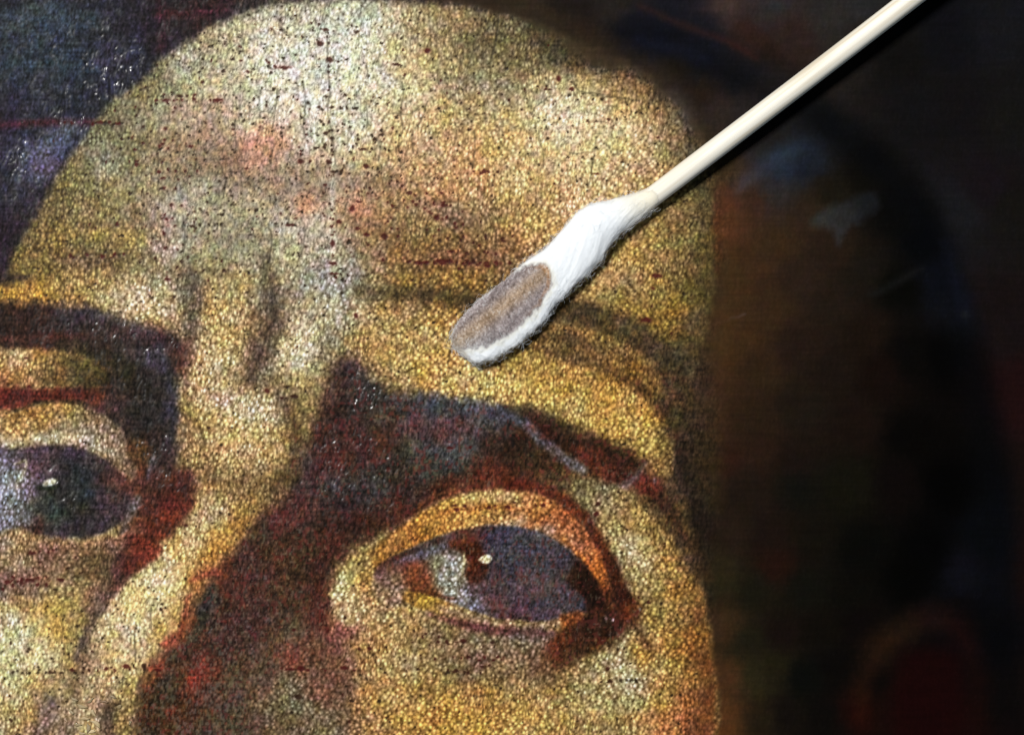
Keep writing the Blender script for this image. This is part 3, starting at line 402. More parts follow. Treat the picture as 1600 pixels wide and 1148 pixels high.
    C = C*(1 + ka*ch); C = C*(1 + (.07*patch*(1-.4*smooth))[..., None])
    # worn lines of the canvas: rows and columns of pits, many down to the red ground
    rows = [(157,245,345,4,.9,1),(193,0,200,4,.6,1),(193,150,215,3,.8,0),(230,250,320,4,.7,1),(265,235,310,10,.5,1),(207,440,475,4,.6,0),(105,430,462,4,.9,1),(352,300,370,4,.8,0),(352,440,470,3,.9,0),(410,640,800,5,1.,1),(372,700,800,10,.8,.6),(395,690,780,5,.7,.8),(345,660,720,14,.6,1),(322,600,720,7,.55,1),
            (425,350,400,4,.6,0),(408,585,640,5,.5,1),(905,0,110,7,.8,1),(912,20,90,5,.6,1),(862,50,120,6,.6,1),(1050,20,130,3,1.,0),(1046,140,250,4,.8,.7),(1045,440,560,4,.75,1),(1028,680,790,6,.75,1),(998,640,740,8,.5,.6),(1045,700,760,7,.7,.4),(400,110,190,7,.5,1),(350,140,230,6,.5,1),(945,940,1000,18,.25,.5),
            (1064,940,1000,4,.9,0),(188,905,970,3,.8,.3),(270,740,790,4,.7,.8),(168,500,560,4,.8,0),(140,820,900,4,.4,.6),(230,480,600,10,.35,.2),(300,640,760,5,.4,.8),(150,280,345,6,.3,.6),(50,440,560,6,.3,.1),(620,440,500,4,.6,.3),(985,460,520,4,.5,1),(700,660,760,6,.3,1),(790,640,880,6,.35,1)]
    cols = [(260,335,440,7,.7,1),(522,335,440,7,.75,1),(512,60,215,9,.28,.5),(520,215,330,8,.25,.5),(556,315,375,9,.5,1),(286,380,470,5,.4,.2),(215,225,285,6,.5,1),(535,420,470,4,.5,.1),(258,180,300,8,.35,1)]
    P = .01 + .07*pale + .02*(1-pale)*(lum > .35); Rd = np.clip(g(600, 340, 130, 70) + g(270, 360, 50, 90) + .8*g(690, 400, 120, 60) + .6*g(280, 210, 60, 70) + .7*g(720, 1020, 90, 40) + .6*g(60, 890, 90, 40), 0, 1)*.8
    P = P + .05*Rd; P0 = P.copy()
    for y, x0, x1, w, d, r in rows:
        m = np.exp(-((Y - y - 1.5*p.ly)/w)**2)*sstep(x0-8, x0+4, X)*sstep(x1+8, x1-4, X); P = P + d*m; Rd = np.maximum(Rd*(1-m), r*m + Rd*(1-m))
    for x, y0, y1, w, d, r in cols:
        m = np.exp(-((X - x - 1.5*p.lx)/w)**2)*sstep(y0-8, y0+4, Y)*sstep(y1+8, y1-4, Y); P = P + d*.7*m; Rd = np.maximum(Rd*(1-m), r*m + Rd*(1-m))
    PR = np.clip(P - P0, 0, 1); P = P0*(1-smooth)*(1-.75*dark)
    pit = weave(wx + 1.5*fine, wy + 1.5*streak, 11.6, 6.9, 305, .22, .35, .22, sel=P, shift=.5)
    prow = weave(wx + 1.5*fine, wy + 1.5*streak, 11.6, 6.9, 305, .27, .42, .18, sel=np.clip(PR*.2, 0, 1)*(1-smooth)*(1-.6*dark), shift=.5); pit = np.maximum(pit, prow)
    pit2 = weave(wx, wy, 15.3, 9.1, 405, .17, .27, .4, sel=.10 + .25*pale, shift=.3)*(1-dark)*(1-smooth)
    # single pits and short worn dashes picked out
    big = np.zeros_like(X); RdB = np.zeros_like(X); singles = []
    for x, y, rx, ry, r in ((445,106,11,3.2,.8),(500,69,6,4.5,.6),(515,94,5,5,.6),(509,47,5,3,.6),(620,101,6,2.6,.5),(668,80,5.5,4.6,1),(340,157,9,2.4,1),(258,157,8,3,1),(757,268,4,4,.9),(763,268,3,3,.8),(795,157,3,4,.5),(556,493,4.5,4.5,1),(551,326,5,6,1),(600,369,5.5,6,.7),(545,379,4.5,3.5,0),
          (573,367,5,3.5,1),(529,347,4,3.5,.9),(520,380,4,6,.9),(521,412,7,3,.9),(521,428,8,2.6,.8),(455,352,8,2.8,.8),(690,408,12,3.6,1),(655,411,9,3.4,1),(740,409,3.2,4.2,.6),(730,409,3.2,4.2,.6),(715,410,3,4,.6),(703,408,3,4,.6),(762,415,5,3.5,1),(683,340,5,5,1),(685,375,4,3,.2),(1025,431,9,3.6,1),(1020,450,3,2.6,1),
          (1010,500,9,4,1),(873,123,4,5,1),(1060,270,4,4,.8),(932,272,7,2,1),(191,369,2.6,3.4,0),(313,352,2.6,4,0),(326,351,2.6,3.6,0),(345,351,2.6,3.4,0),(375,425,3,3,0),(388,426,3,3,0),(333,451,2.6,3,0),(325,668,3.4,2.4,.3),(290,820,4,3,.6),(197,1041,6,4.4,1),(209,1040,2,4,0),(225,1041,4,6,.3),(78,1050,4,3.4,.3),(59,1050,2.4,4,0),(42,1052,2.4,3,0),
          (131,1044,3,3.4,.2),(113,1046,4,3,.8),(251,951,3,3,.2),(332,492,2,2,0),(965,1014,3,3.4,0),(976,1012,2.6,3.4,0),(950,1044,4.4,3.6,.5),(952,1064,3.8,2.6,.2),(970,1063,3,4,0),(980,1062,2.4,3.2,0),(993,1062,2.6,3.2,0),(965,1122,2.4,3,0),(1000,1088,2,3,.3),(577,1013,3.4,3.6,.8),(562,1013,3,3,.7),(635,1048,2.4,2.4,.2),(470,1044,7,4,1),
          (538,1043,6,3,1),(466,1088,6,5,.2),(550,1095,4,3,.1),(980,827,4,2.6,0),(17,1125,4,3.4,.3),(16,1087,3,3,.3),(17,1004,3,3,.2),(12,909,4,4,1),(4,920,3,3,1),(45,603+1,3,3,1),(700,1050,4,3,0),(726,1050,4,3.4,.2),(539,965,4,3,.3),(935,787,4,4,.5),(932,803,4,4,.9),(714,796,5,3,1),(725,790,3,3,.8),(763,793,3,3,.9),(794,792,4,3,1),(448,604,6,2.6,.2),(478,611,3,2.6,0),
          (417,611,4,4,.9),(250,100+520,2,2,0),(40,560,3,2,1),(505,195,3,3,0),(515,205,3,3,.2),(518,168,4,3.4,.1),(543,169,3,3,.2),(557,170,3.4,3.4,0),(510,208,5,3,.3),(519,216,4,3.6,.2),(560,218,3,3.4,.2),(586,218,3.4,4,.2),(596,211,5,3,.2),(573,260,5,4,.8),(514,254,4,4,.5),(470,253,5,4,.8),(533,272,4,3,.1),(539,149,4,2.6,.2)):
        singles.append((x, y, rx*.95, ry*.95, r))
    rp = random.Random(11)
    for y, x0, x1, w_, d_, r_ in rows:
        x = x0
        while x < x1:
            if rp.random() < min(1, d_*.85): singles.append((x, y + rp.uniform(-.8, .8)*w_*.6, rp.uniform(1.9, 3.2) + (rp.random() < .15)*3, rp.uniform(2.0, 3.3), min(1, max(0, r_ + rp.uniform(-.3, .3)))))
            x += rp.choice((11.5, 12.5, 13.5, 14.5, 20))
            if w_ > 6 and rp.random() < .5: singles.append((x, y + rp.uniform(-1, 1)*w_, 2.3, 2.6, r_))
    for x, y0, y1, w_, d_, r_ in cols:
        y = y0
        while y < y1:
            if rp.random() < d_*.8: singles.append((x + rp.uniform(-.7, .7)*w_, y, rp.uniform(2, 4.4), rp.uniform(1.8, 3), min(1, max(0, r_ + rp.uniform(-.3, .2)))))
            y += rp.uniform(8, 15)
    for k in range(260):
        x, y = rp.gauss(430, 190), rp.gauss(190, 110)
        singles.append((x, y, rp.uniform(1.5, 2.8), rp.uniform(1.6, 3), rp.choice((0, .1, .3, .8))))
    for k in range(150):
        x, y = rp.uniform(0, 1060), rp.uniform(20, 1140); singles.append((x, y, rp.uniform(1.4, 2.5), rp.uniform(1.5, 2.8), rp.choice((0, .1, .6))))
    for x, y, rx, ry, r in singles:
        sl = p.box(x-3*rx-6, y-3*ry-6, x+3*rx+6, y+3*ry+6)
        if X[sl].size == 0 or C[sl].mean() < .24: continue
        q = np.exp(-(((X[sl] - x + 2.2*worm[sl] + 1.0*fine[sl])/rx)**2 + ((Y[sl] - y + 1.4*streak[sl] + 1.0*fine[sl])/ry)**2)**1.2)*(.88 + .3*fine[sl])
        m = q > np.maximum(big[sl], .06); RdB[sl] = np.where(m, r, RdB[sl]); big[sl] = np.maximum(big[sl], q)
    Rd = np.where(big > .08, RdB, Rd)
    allp = np.maximum(np.maximum(pit, .75*pit2), big)
    k = sstep(.12, .6, allp)[..., None]
    pc = np.array([34, 25, 15], np.float32)/255*(1-Rd[..., None]) + np.array([74, 22, 22], np.float32)/255*Rd[..., None]
    pc = pc*.85 + C*np.array([.10, .08, .06], np.float32)
    halo = (sstep(.02, .2, allp)[..., None] - k).clip(0, 1)*Rd[..., None]*(.3*(1-dark))[..., None]
    C = C*(1-halo) + (C*np.array([1.04, .86, .84], np.float32))*halo
    C = C*(1 - .94*k) + pc*.94*k
    # age cracks: thin dark upright lines, mostly in the pale forehead
    cr = np.zeros_like(X)
    for L in ('628,128 630,150 626,175 629,200 626,212','668,158 662,175 658,190 650,200','590,218 594,235 592,250 597,262','645,205 644,225 646,240','474,130 478,160 474,190 476,215','512,60 512,100 516,140 512,170 520,215 524,260','565,12 560,30','510,5 502,40 495,60','433,140 430,175 425,200',
              '572,160 574,185 572,200','600,180 618,178 640,178 652,170','842,205 842,220 848,235 850,260','930,215 930,230 925,262 920,290','895,130 905,142 925,146 945,148','862,150 840,165 830,180','287,340 289,370 287,395','296,330 290,345','535,470 540,500 536,530 536,560','865,605 866,630 864,655','780,20 775,60 768,90',
              '880,235 900,240 930,236','340,250 352,280 348,310','170,120 172,160','420,350 424,380 420,410','236,950 236,990','210,990 211,1030','192,1045 193,1070','475,350 476,380 470,400','705,540 700,570','610,560 612,600','925,150 960,152 1000,158','740,205 742,235 738,262'):
        Q = [tuple(map(float, q.split(','))) for q in L.split()]; Q = smooth_line(Q, False, 4)
        x0, y0 = Q.min(0)-8; x1, y1 = Q.max(0)+8; sl = p.box(x0, y0, x1, y1)
        if X[sl].size == 0: continue
        d, _, _ = seg_dist(X[sl] + 1.5*p.wx[sl], Y[sl] + 1.5*p.wy[sl], Q, False); cr[sl] = np.maximum(cr[sl], np.exp(-(d/1.5)**2)*(.65 + .35*fine[sl]))
    rid = np.abs(fnoise(X/16 + .1*Y/16, Y/30, 501, 2)); gate = sstep(.05, .4, fnoise(X/50, Y/40, 511, 2) + .3*pale)
    cr = np.maximum(cr, sstep(.045, .0, rid)*gate*.55*(1-dark)*(1-smooth))
    rid2 = np.abs(fnoise(X/22, Y/13, 521, 2)); cr = np.maximum(cr, sstep(.035, .0, rid2)*gate*.35*(.4+pale)*(1-dark)*(1-smooth))
    C = C*(1 - .62*cr[..., None]) + np.array([.10, .09, .06], np.float32)*.5*cr[..., None]
    # relief; thick glossy passages in the darks of the left side
    glz = np.clip(g(170, 110, 60, 60) + g(115, 175, 40, 40) + g(38, 250, 30, 50) + .8*g(200, 520, 120, 40) + g(255, 580, 45, 70) + g(130, 760, 60, 50) + g(250, 720, 40, 80) + .8*g(570, 600, 50, 60) + .8*g(540, 720, 90, 70) + .5*g(560, 780, 60, 40) + g(330, 960, 30, 50)*.5 + .16, 0, 1)*sstep(-.3, .5, fnoise(X/18, Y/24, 611, 2) + .1)*sstep(-.1, .5, vnoise(X/5, Y/9, 613))
    thin = (1 - .90*smooth)
    H = ((.85*nub - .55*gap)*(1 - .62*dark) + .12*streak + .20*fine*(1-.4*dark) - .08*stroke*(1-dark) + dark*glz*(3.2*streak + 1.5*fine + 1.0*nub))*thin - .7*sstep(.15, .8, allp)*thin*(1-dark) - .6*cr
    H = H + .35*patch*thin + .10*fnoise(X/30, Y/30, 601)
    lam = np.clip((1 - smooth)*(.16*(1-.6*dark) + .84*dark*glz), 0, 1)
    return np.clip(C, .004, 1), H.astype(np.float32), lam.astype(np.float32)
# ------------------------------------------------------------------
# helpers
# ------------------------------------------------------------------
def empty(name, loc, label, cat, group=None):
    o = bpy.data.objects.new(name, None); COL.objects.link(o); o.location = loc; o.empty_display_size = .005
    o['label'] = label; o['category'] = cat
    if group: o['group'] = group
    return o
def grid_faces(nj, ni, wrap=False):
    a = np.arange(nj*ni).reshape(nj, ni)
    if wrap: a = np.concatenate([a, a[:, :1]], 1)
    return np.stack([a[1:, :-1], a[1:, 1:], a[:-1, 1:], a[:-1, :-1]], -1).reshape(-1, 4)
def mesh_np(name, V, F, mat, parent, cols=None, extra=None, smooth=True):
    """V (n,3) metres in world; F (m,3 or 4) ints"""
    me = bpy.data.meshes.new(name); V = np.asarray(V, np.float32); F = np.asarray(F, np.int32); k = F.shape[1]
    if parent is not None: V = V - np.array(parent.location, np.float32)
    me.vertices.add(len(V)); me.vertices.foreach_set('co', V.ravel())
    me.loops.add(F.size); me.loops.foreach_set('vertex_index', F.ravel())
    me.polygons.add(len(F)); me.polygons.foreach_set('loop_start', np.arange(0, F.size, k, dtype=np.int32))
    try: me.polygons.foreach_set('loop_total', np.full(len(F), k, np.int32))
    except Exception: pass
    me.polygons.foreach_set('use_smooth', np.full(len(F), smooth))
    me.update(calc_edges=True)
    if cols is not None:
        a = me.color_attributes.new('pigment', 'FLOAT_COLOR', 'POINT'); c = np.ones((len(V), 4), np.float32); c[:, :3] = cols; a.data.foreach_set('color', c.ravel())
    if extra is not None:
        a = me.attributes.new('open_weave', 'FLOAT', 'POINT'); a.data.foreach_set('value', np.asarray(extra, np.float32).ravel())
    me.materials.append(mat)
    o = bpy.data.objects.new(name, me); COL.objects.link(o); o.parent = parent
    return o
def lin(c):
    c = np.asarray(c, np.float32); return np.where(c < .04045, c/12.92, ((c + .055)/1.055)**2.4)
def material(name, base=(.8, .8, .8), rough=.5, attr=None, spec=.5, **kw):
    m = bpy.data.materials.new(name); m.use_nodes = True; nt = m.node_tree; b = nt.nodes['Principled BSDF']
    b.inputs['Base Color'].default_value = (*base, 1); b.inputs['Roughness'].default_value = rough; b.inputs['Specular IOR Level'].default_value = spec
    for k, v in kw.items(): b.inputs[k.replace('_', ' ')].default_value = v
    if attr:
        n = nt.nodes.new('ShaderNodeAttribute'); n.attribute_name = attr; nt.links.new(n.outputs['Color'], b.inputs['Base Color'])
    return m, nt, b
def bump(nt, b, kind, scale, dist, strength=1.0, vec_scale=(1, 1, 1), detail=4):
    tc = nt.nodes.new('ShaderNodeTexCoord'); mp = nt.nodes.new('ShaderNodeMapping'); mp.inputs['Scale'].default_value = vec_scale
    n = nt.nodes.new(kind); n.inputs['Scale'].default_value = scale
    if 'Detail' in n.inputs: n.inputs['Detail'].default_value = detail
    bp = nt.nodes.new('ShaderNodeBump'); bp.inputs['Distance'].default_value = dist; bp.inputs['Strength'].default_value = strength
    nt.links.new(tc.outputs['Object'], mp.inputs[0]); nt.links.new(mp.outputs[0], n.inputs['Vector'])
    nt.links.new(n.outputs[0], bp.inputs['Height']); nt.links.new(bp.outputs[0], b.inputs['Normal']); return n

# ------------------------------------------------------------------
# materials
# ------------------------------------------------------------------
m_paint, nt, b = material('aged_oil_paint', rough=.42, attr='pigment', spec=.45)
at = nt.nodes.new('ShaderNodeAttribute'); at.attribute_name = 'open_weave'
mr = nt.nodes.new('ShaderNodeMapRange'); mr.inputs['To Min'].default_value = .34; mr.inputs['To Max'].default_value = .20
nt.links.new(at.outputs['Fac'], mr.inputs['Value']); nt.links.new(mr.outputs[0], b.inputs['Roughness'])
mr2 = nt.nodes.new('ShaderNodeMapRange'); mr2.inputs['To Min'].default_value = .0; mr2.inputs['To Max'].default_value = .6
nt.links.new(at.outputs['Fac'], mr2.inputs['Value']); nt.links.new(mr2.outputs[0], b.inputs['Specular IOR Level'])
bump(nt, b, 'ShaderNodeTexNoise', 9000, 4e-6, .5, (1, .6, 1), 3)
m_canvas, nt, b = material('raw_linen', (.32, .26, .18), .9, spec=.1)
n = bump(nt, b, 'ShaderNodeTexNoise', 3000, 3e-5)
m_flake, nt, b = material('paint_flake_crust', rough=.5, attr='pigment', spec=.4)
bump(nt, b, 'ShaderNodeTexNoise', 6000, 1e-5)
m_cot, nt, b = material('cotton_wool', rough=.95, attr='pigment', spec=.05)
b.inputs['Subsurface Weight'].default_value = .8; b.inputs['Subsurface Radius'].default_value = (5e-4, 5e-4, 5e-4); b.inputs['Subsurface Scale'].default_value = 1.0
b.inputs['Sheen Weight'].default_value = .25
bump(nt, b, 'ShaderNodeTexNoise', 5200, 2.5e-5, .45, (1, 1, 1), 4)
m_fib, nt, b = material('cotton_hair', (.82, .86, .9), .8, spec=.1)
m_wood, nt, b = material('pale_birch', (.8, .77, .68), .5, spec=.3)
tc = nt.nodes.new('ShaderNodeTexCoord'); mp = nt.nodes.new('ShaderNodeMapping'); mp.inputs['Scale'].default_value = (26, 900, 900)
nz = nt.nodes.new('ShaderNodeTexNoise'); nz.inputs['Scale'].default_value = 3; nz.inputs['Detail'].default_value = 5
cr_ = nt.nodes.new('ShaderNodeValToRGB'); cr_.color_ramp.elements[0].position = .30; cr_.color_ramp.elements[0].color = (.70, .62, .48, 1); cr_.color_ramp.elements[1].position = .56; cr_.color_ramp.elements[1].color = (.86, .82, .72, 1)
nt.links.new(tc.outputs['Object'], mp.inputs[0]); nt.links.new(mp.outputs[0], nz.inputs['Vector']); nt.links.new(nz.outputs[0], cr_.inputs[0]); nt.links.new(cr_.outputs[0], b.inputs['Base Color'])
bp = nt.nodes.new('ShaderNodeBump'); bp.inputs['Distance'].default_value = 2e-5; bp.inputs['Strength'].default_value = .5; nt.links.new(nz.outputs[0], bp.inputs['Height']); nt.links.new(bp.outputs[0], b.inputs['Normal'])

# ------------------------------------------------------------------
# the painting
# ------------------------------------------------------------------
def axis(a, b, far):
    mid = np.arange(a - 40, b + 40, 1.6); out = []
    for sgn, s0 in ((-1, mid[0]), (1, mid[-1])):
        x, st, l = s0, 1.6, []
        while abs(x - s0) < far: st = min(st*1.06, 14); x += sgn*st; l.append(x)
        out.append(l)
    return np.array(out[0][::-1] + list(mid) + out[1])
ax_, ay_ = axis(0, 1600, 640), axis(0, 1148, 600)
GX, GY = np.meshgrid(ax_, ay_)
P_ = portrait(GX, GY)
RGB, HGT, OPEN = weathered(P_)
edge = np.minimum(np.minimum(GX - ax_[0], ax_[-1] - GX), np.minimum(GY - ay_[0], ay_[-1] - GY))
RELIEF = 0.34
GAIN = 0.80
ALB = np.clip(lin(RGB)*GAIN, 0, .9)
painting = empty('oil_painting', M(800, 574, -14), 'old oil portrait on canvas seen close, a half cleaned bald forehead and two painted eyes', 'painting')
Z = HGT*RELIEF
V = np.stack([(GX - 800)*S, (574 - GY)*S, Z*S], -1).reshape(-1, 3)
mesh_np('paint_layer', V, grid_faces(*GX.shape), m_paint, painting, ALB.reshape(-1, 3), OPEN)
# the linen underneath, edge turned down
x0, x1, y0, y1 = ax_[0] - 26, ax_[-1] + 26, ay_[0] - 26, ay_[-1] + 26
cx, cy = np.meshgrid(np.linspace(x0, x1, 60), np.linspace(y0, y1, 60))
top = np.stack([(cx - 800)*S, (574 - cy)*S, np.full(cx.shape, -4.5)*S], -1).reshape(-1, 3)
bot = top - np.array([0, 0, 9.5*S]); Fq = grid_faces(60, 60); n0 = len(top)
ring = list(range(0, 60)) + [60*k + 59 for k in range(1, 60)] + [59*60 + k for k in range(58, -1, -1)] + [60*k for k in range(58, 0, -1)]
side = [(ring[k], ring[(k+1) % len(ring)], n0 + ring[(k+1) % len(ring)], n0 + ring[k]) for k in range(len(ring))]
mesh_np('canvas', np.concatenate([top, bot]), np.concatenate([Fq, Fq[:, ::-1] + n0, np.array(side)]), m_canvas, painting)

def surf(px, py):
    i = int(np.clip(np.searchsorted(ax_, px), 1, len(ax_)-1)); j = int(np.clip(np.searchsorted(ay_, py), 1, len(ay_)-1))
    return float(Z[j, i]), RGB[j, i]
# loose flakes of paint standing up on the nose
rnd = random.Random(4)
flakes = [(128,1103,12,7,20,.5),(141,1094,9,5,-30,.3),(146,1113,10,6,60,.6),(132,1122,11,6,-10,.2),(150,1130,13,8,30,.7),(138,1137,10,8,80,.3),(121,1131,9,6,10,.4),(143,1143,10,6,-20,.8),(111,1112,8,5,50,.3),(163,1096,9,4,-8,.2),
          (116,1092,8,5,35,.3),(176,1088,8,4,10,.2),(103,1124,7,5,70,.2),(186,1104,6,8,0,.2),(128,1145,9,6,15,.5),(203,1128,3,9,5,.3)]
for fx, fy, fa, fb, ang, br in flakes:
    N = 12; pts = []; c, s_ = math.cos(math.radians(ang)), math.sin(math.radians(ang)); z0, col = surf(fx, fy)
    lift = rnd.uniform(.5, 1.3)
    for r_, zz in ((1.0, 0), (1.0, 1), (.55, 2), (0, 3)):
        for k in range(N if r_ else 1):
            t = 2*math.pi*k/N; rr = r_*(1 + .22*math.sin(3*t + fx) + .12*math.sin(5*t + fy))
            u, v = rr*fa*.72*math.cos(t), rr*fb*.42*math.sin(t) + .9*math.sin(rr*2*math.cos(t) + fx); curl = lift*(.5 + .5*u/(fa*.62))
            h = z0 + (.1 if zz == 0 else .5) + curl*(1 if zz else .85) + (.25 if zz > 1 else 0)
            pts.append(M(fx + u*c - v*s_, fy + u*s_ + v*c, h))
    F_ = []
    for a in range(2):
        for k in range(N): k2 = (k+1) % N; F_.append((a*N+k, a*N+k2, (a+1)*N+k2, (a+1)*N+k))
    Ft = [(F[0], F[2], F[1]) for F in F_] + [(F[0], F[3], F[2]) for F in F_] + [(2*N+k, 3*N, 2*N+(k+1) % N) for k in range(N)]
    Ft += [(0, k, k+1) for k in range(1, N-1)]
    base = np.array([226, 200, 150])/255*(.55 + .45*br) if br > .25 else np.asarray(col)*1.1
    cc = lin(np.clip(base + rnd.uniform(-.05, .05), 0, 1))*GAIN
    mesh_np('paint_flake', pts, Ft, m_flake, painting, np.tile(cc, (len(pts), 1)), smooth=True)

# ------------------------------------------------------------------
# the cotton swab
# ------------------------------------------------------------------
O = np.array([1014., 312.]); U = np.array([.7935, -.6085]); Nn = np.array([.6085, .7935])
up = [(704,523),(715,504),(747,469),(788,439),(820,410),(853,388),(880,358),(901,334),(923,320),(950,315),(976,307),(1003,300)]
lo = [(707,550),(720,566),(742,569),(772,561),(815,534),(842,509),(869,474),(890,453),(909,437),(936,410),(953,383),(972,364),(999,345),(1024,325)]
tu = np.array([((np.array(q)-O) @ U, (np.array(q)-O) @ Nn) for q in up]); tl = np.array([((np.array(q)-O) @ U, (np.array(q)-O) @ Nn) for q in lo])
s_tip = -384.0; s_end = 26.0
kp = np.array([[s_tip, -2.]]); tu = np.vstack([kp, tu, [[s_end, -14.6]]]); tl = np.vstack([kp, tl, [[s_end, 14.6]]])
tu = tu[np.argsort(tu[:, 0])]; tl = tl[np.argsort(tl[:, 0])]
NS, NT = 560, 200
q = np.linspace(0, 1, NS); ss = s_tip + (s_end - s_tip)*(q**1.25)
def sm(v, k=7):
    kk = np.hanning(k*2+1); kk /= kk.sum(); return np.convolve(np.pad(v, k, mode='edge'), kk, 'valid')
tip = np.sqrt(np.clip(1 - (1 - np.clip((ss - s_tip)/26, 0, 1))**2, 0, 1))
a_up = np.interp(ss, tu[:, 0], tu[:, 1]); a_lo = np.interp(ss, tl[:, 0], tl[:, 1]); a_up, a_lo = sm(a_up), sm(a_lo)
cen = (a_up + a_lo)/2; hw = (a_lo - a_up)/2; hw[0] = .2; hw = np.maximum(hw, .2)
RISE = math.tan(math.radians(2.2)); RST = 15.8
hz = np.minimum(hw, 34)*np.interp(ss, [s_tip, -340, -230, -150, -80, 0, 40], [.55, .55, .55, .62, .70, 1.0, 1.05])
axis_h = lambda s: 21 + (s - 0)*RISE
zc = np.maximum(hz*.93 + 1.0, np.interp(ss, [s_tip, -120, 0, 40], [0, 0, axis_h(0), axis_h(40)]))
zc = sm(zc, 9)
th = np.linspace(0, 2*np.pi, NT, endpoint=False)
SSs, TH = np.meshgrid(ss, th, indexing='ij')
ct, st_ = np.cos(TH), np.sin(TH)
flat = np.interp(ss, [s_tip, -360, -170, -130], [.62, .55, .55, 1])[:, None]      # pressed face: flatter on top
zz = np.where(st_ > 0, np.sign(st_)*np.abs(st_)**flat, st_*.93)
nsx, nsy = SSs/9.0, TH*hw[:, None]/9.0
lump = .5*(fnoise(SSs/26, TH*3.2, 701) + fnoise(SSs/26, (TH - 2*np.pi)*3.2, 701)) if False else fnoise(SSs/24 + 3*np.cos(TH), 3*np.sin(TH) + 40, 702, 3)
fib = fnoise(SSs/5 + 6*ct, SSs/14 + 9*st_, 711, 3)
dr = (1.5*lump + .16*fib)*np.clip(hw/14, 0, 1)[:, None]*(.25 + .75*sstep(10, -30, SSs))
# ragged, tufted lower edge near the tip
dr = dr + 2.2*np.maximum(0, fnoise(SSs/7, 5*ct, 721, 2))*sstep(.2, .95, ct)*sstep(-150, -220, SSs)
SSs = SSs + sstep(-40, 26, SSs)*(5*fnoise(2*ct + 9, 2*st_, 781, 1))
tt_ = cen[:, None] + (hw[:, None] + dr)*ct; hh = zc[:, None] + (hz[:, None] + dr)*zz
hh = np.maximum(hh, .9)
px = O[0] + SSs*U[0] + tt_*Nn[0]; py = O[1] + SSs*U[1] + tt_*Nn[1]
# where the wool picked up old varnish
stain_poly = smooth_line(T('707,541 703,526 713,504 730,482 757,460 783,440 808,424 830,415 848,415 859,426 862,443 853,464 838,486 818,507 796,524 770,537 742,543 722,547'), True, 6)
d_, _, ins = seg_dist(px + 5.0*fib + 4*lump, py + 5.0*fnoise(SSs/6, 6*ct, 731, 2) + 3*lump, stain_poly, True)
sd = np.where(ins, -d_, d_); topside = st_ > -.12
spot = sstep(4.5, -5.0, sd)*topside
warm = np.exp(-((px-797)*.79 - (py-470)*-.61)**2/60**2 - (((px-790)*.61 + (py-475)*.79)/13)**2)
spk = fnoise(px/2.4, py/2.4, 741, 2); cl = fnoise(px/14, py/14, 751, 2); along = fnoise(((px-O[0])*U[0] + (py-O[1])*U[1])/22, ((px-O[0])*Nn[0] + (py-O[1])*Nn[1])/4, 761, 3)
sc = np.array([138, 128, 128])/255 + warm[..., None]*np.array([26, 14, -8])/255 + (cl[..., None]*.06) + .09*along[..., None] + .17*spk[..., None]
rim = (np.exp(-((sd + 4)/3.5)**2)*sstep(810, 860, px))[..., None]*np.array([10, -8, -26])/255
greyend = sstep(505, 545, py)[..., None]*np.array([14, 18, 18])/255
sc = np.clip(sc + rim + greyend, .1, .9)
wc = np.array([243, 247, 251])/255 - .008*np.abs(fib)[..., None] + 0*sc
joinm = sstep(-75, 10, SSs)[..., None]; wc = (wc*.97)*(1-joinm) + np.array([232, 226, 208])/255*joinm
tinge = np.exp(-((sd - 3)/5)**2)*topside
wc = wc*(1 - .10*tinge[..., None]*np.array([.25, .4, .8]))
spot = spot*(1 - .35*sstep(.25, .7, fnoise(px/3.2, py/3.2, 771, 2)))
cc = lin(wc*(1-spot[..., None]) + sc*spot[..., None])
swab = empty('cotton_swab', M(770, 530, 0.9), 'wooden cotton swab lying on the painted forehead, its wool tip stained grey brown', 'cotton swab')
CV = np.stack([(px - 800)*S, (574 - py)*S, hh*S], -1).reshape(-1, 3)
Fc = grid_faces(NS, NT, True)[:, ::-1]
Fj = np.arange(len(Fc)); fsp = spot.ravel()[Fc].mean(1) > .5
keep = np.where(~fsp)[0]; st_f = np.where(fsp)[0]
def submesh(name, F, par):
    ids, inv = np.unique(F, return_inverse=True)
    return mesh_np(name, CV[ids], inv.reshape(F.shape), m_cot, par, cc.reshape(-1, 3)[ids])
tipo = submesh('cotton_tip', Fc[keep], swab)
so = submesh('stained_patch', Fc[st_f], swab); so.location = (0, 0, 0); so.parent = tipo; so['label'] = 'grey brown oval of lifted varnish on the wool'
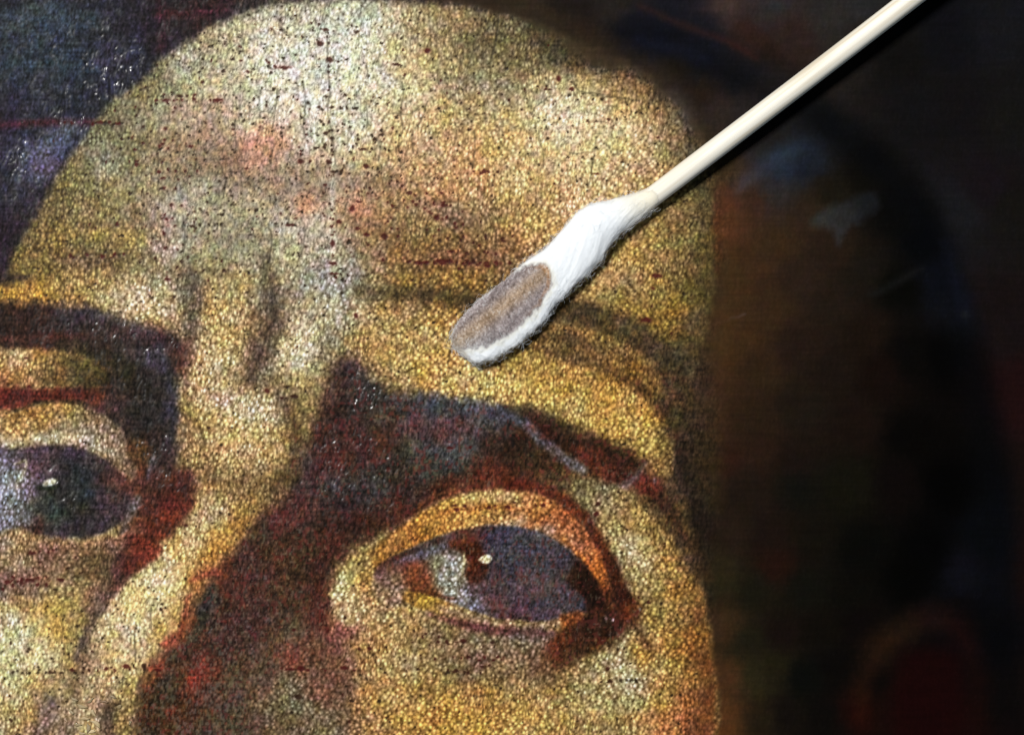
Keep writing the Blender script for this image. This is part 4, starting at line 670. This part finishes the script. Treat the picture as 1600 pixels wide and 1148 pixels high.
# stray cotton hairs
rs = np.random.RandomState(5); NF = 5200; fv = []; ff = []; Nrm = np.zeros((NS, NT, 3))
Gm = CV.reshape(NS, NT, 3); ds = np.gradient(Gm, axis=0); dth = np.roll(Gm, -1, 1) - np.roll(Gm, 1, 1); Nrm = np.cross(dth, ds); Nrm /= np.linalg.norm(Nrm, axis=-1, keepdims=True) + 1e-12
if Nrm[NS//2, NT//4, 2] < 0: Nrm = -Nrm
for k in range(NF):
    i = int(rs.rand()*NS*.93) + 2; j = rs.randint(NT)
    if math.sin(th[j]) < -.35 or i >= NS-2 or (math.sin(th[j]) > .35 and rs.rand() < .7): continue
    nrm = Nrm[i, j]; p0 = Gm[i, j] - nrm*S*.4; ta = ds[i, j]/(np.linalg.norm(ds[i, j]) + 1e-12); tb = np.cross(nrm, ta); a = rs.randn()*.7; 
    if rs.rand() < .5: a += math.pi
    tdir = ta*math.cos(a) + tb*math.sin(a); L = (5 + 13*rs.rand())*S; up_ = .10 + .42*rs.rand()**2; kx = rs.randn()*.5
    if spot[i, j] > .5 and rs.rand() < .6: continue
    if spot[i, j] > .5: L *= .5; up_ *= .5
    r = (.10 + .11*rs.rand())*S; seg = 5; b0 = len(fv)
    for t in np.linspace(0, 1, seg):
        c = p0 + tdir*L*t + nrm*L*up_*math.sin(t*2.2) + np.cross(nrm, tdir)*L*kx*t*t*.6
        s1 = np.cross(tdir, nrm)
        for m in range(3): an = 2*math.pi*m/3; fv.append(c + (s1*math.cos(an) + nrm*math.sin(an))*r*(1 - .5*t))
    for g_ in range(seg-1):
        for m in range(3): m2 = (m+1) % 3; ff.append((b0+g_*3+m, b0+g_*3+m2, b0+g_*3+3+m2, b0+g_*3+3+m))
fo = mesh_np('loose_fibre', np.array(fv), np.array(ff), m_fib, swab); fo.parent = tipo; fo['kind'] = 'stuff'
# stick
N1, N2 = 220, 48; sl_ = np.linspace(-150, 2100, N1); L3 = math.hypot(1, RISE); vs = []
from mathutils import Vector, Matrix
ang = math.atan2(-U[1], U[0]); me_v = []
for s in sl_:
    endr = 1 - .45*max(0, (s - 2085)/15)**2
    for k in range(N2):
        t = 2*math.pi*k/N2; r = RST*endr*(1 + .006*math.sin(s/70 + 2*t) + .010*math.sin(s/190))
        tt2 = r*math.cos(t) + 1.2*math.sin(max(s, 0)/210); h2 = axis_h(s) + r*math.sin(t)
        if s < 0: k0 = .55 + .45*max(0, 1 + s/30); tt2 = tt2*k0 + float(np.interp(s, ss, cen))*min(1, -s/60); h2 = max(float(np.interp(s, ss, zc)) + (r*math.sin(t))*k0*.8, 4)
        me_v.append(M(O[0] + s*U[0] + tt2*Nn[0], O[1] + s*U[1] + tt2*Nn[1], h2))
me_f = grid_faces(N1, N2, True)[:, ::-1]
me_v = np.array(me_v); capi = len(me_v)
cap = [((N1-1)*N2 + k, (N1-1)*N2 + (k+1) % N2, capi) for k in range(N2)]
allv = np.vstack([me_v, me_v[-N2:].mean(0)]); tri = np.vstack([me_f[:, [0, 1, 2]], me_f[:, [0, 2, 3]], np.array(cap)])
# wood grain runs along the stick: its mesh is kept in the stick's own frame
so_ = mesh_np('stick', allv, tri, m_wood, None)
base = Vector(M(O[0], O[1], axis_h(0))); R = Matrix.Rotation(ang, 4, 'Z') @ Matrix.Rotation(-math.atan(RISE), 4, 'Y')
Mw = Matrix.Translation(base) @ R
so_.data.transform(Mw.inverted()); so_.parent = swab; so_.matrix_parent_inverse = Matrix.Identity(4)
so_.matrix_basis = Matrix.Translation(-Vector(swab.location)) @ Mw
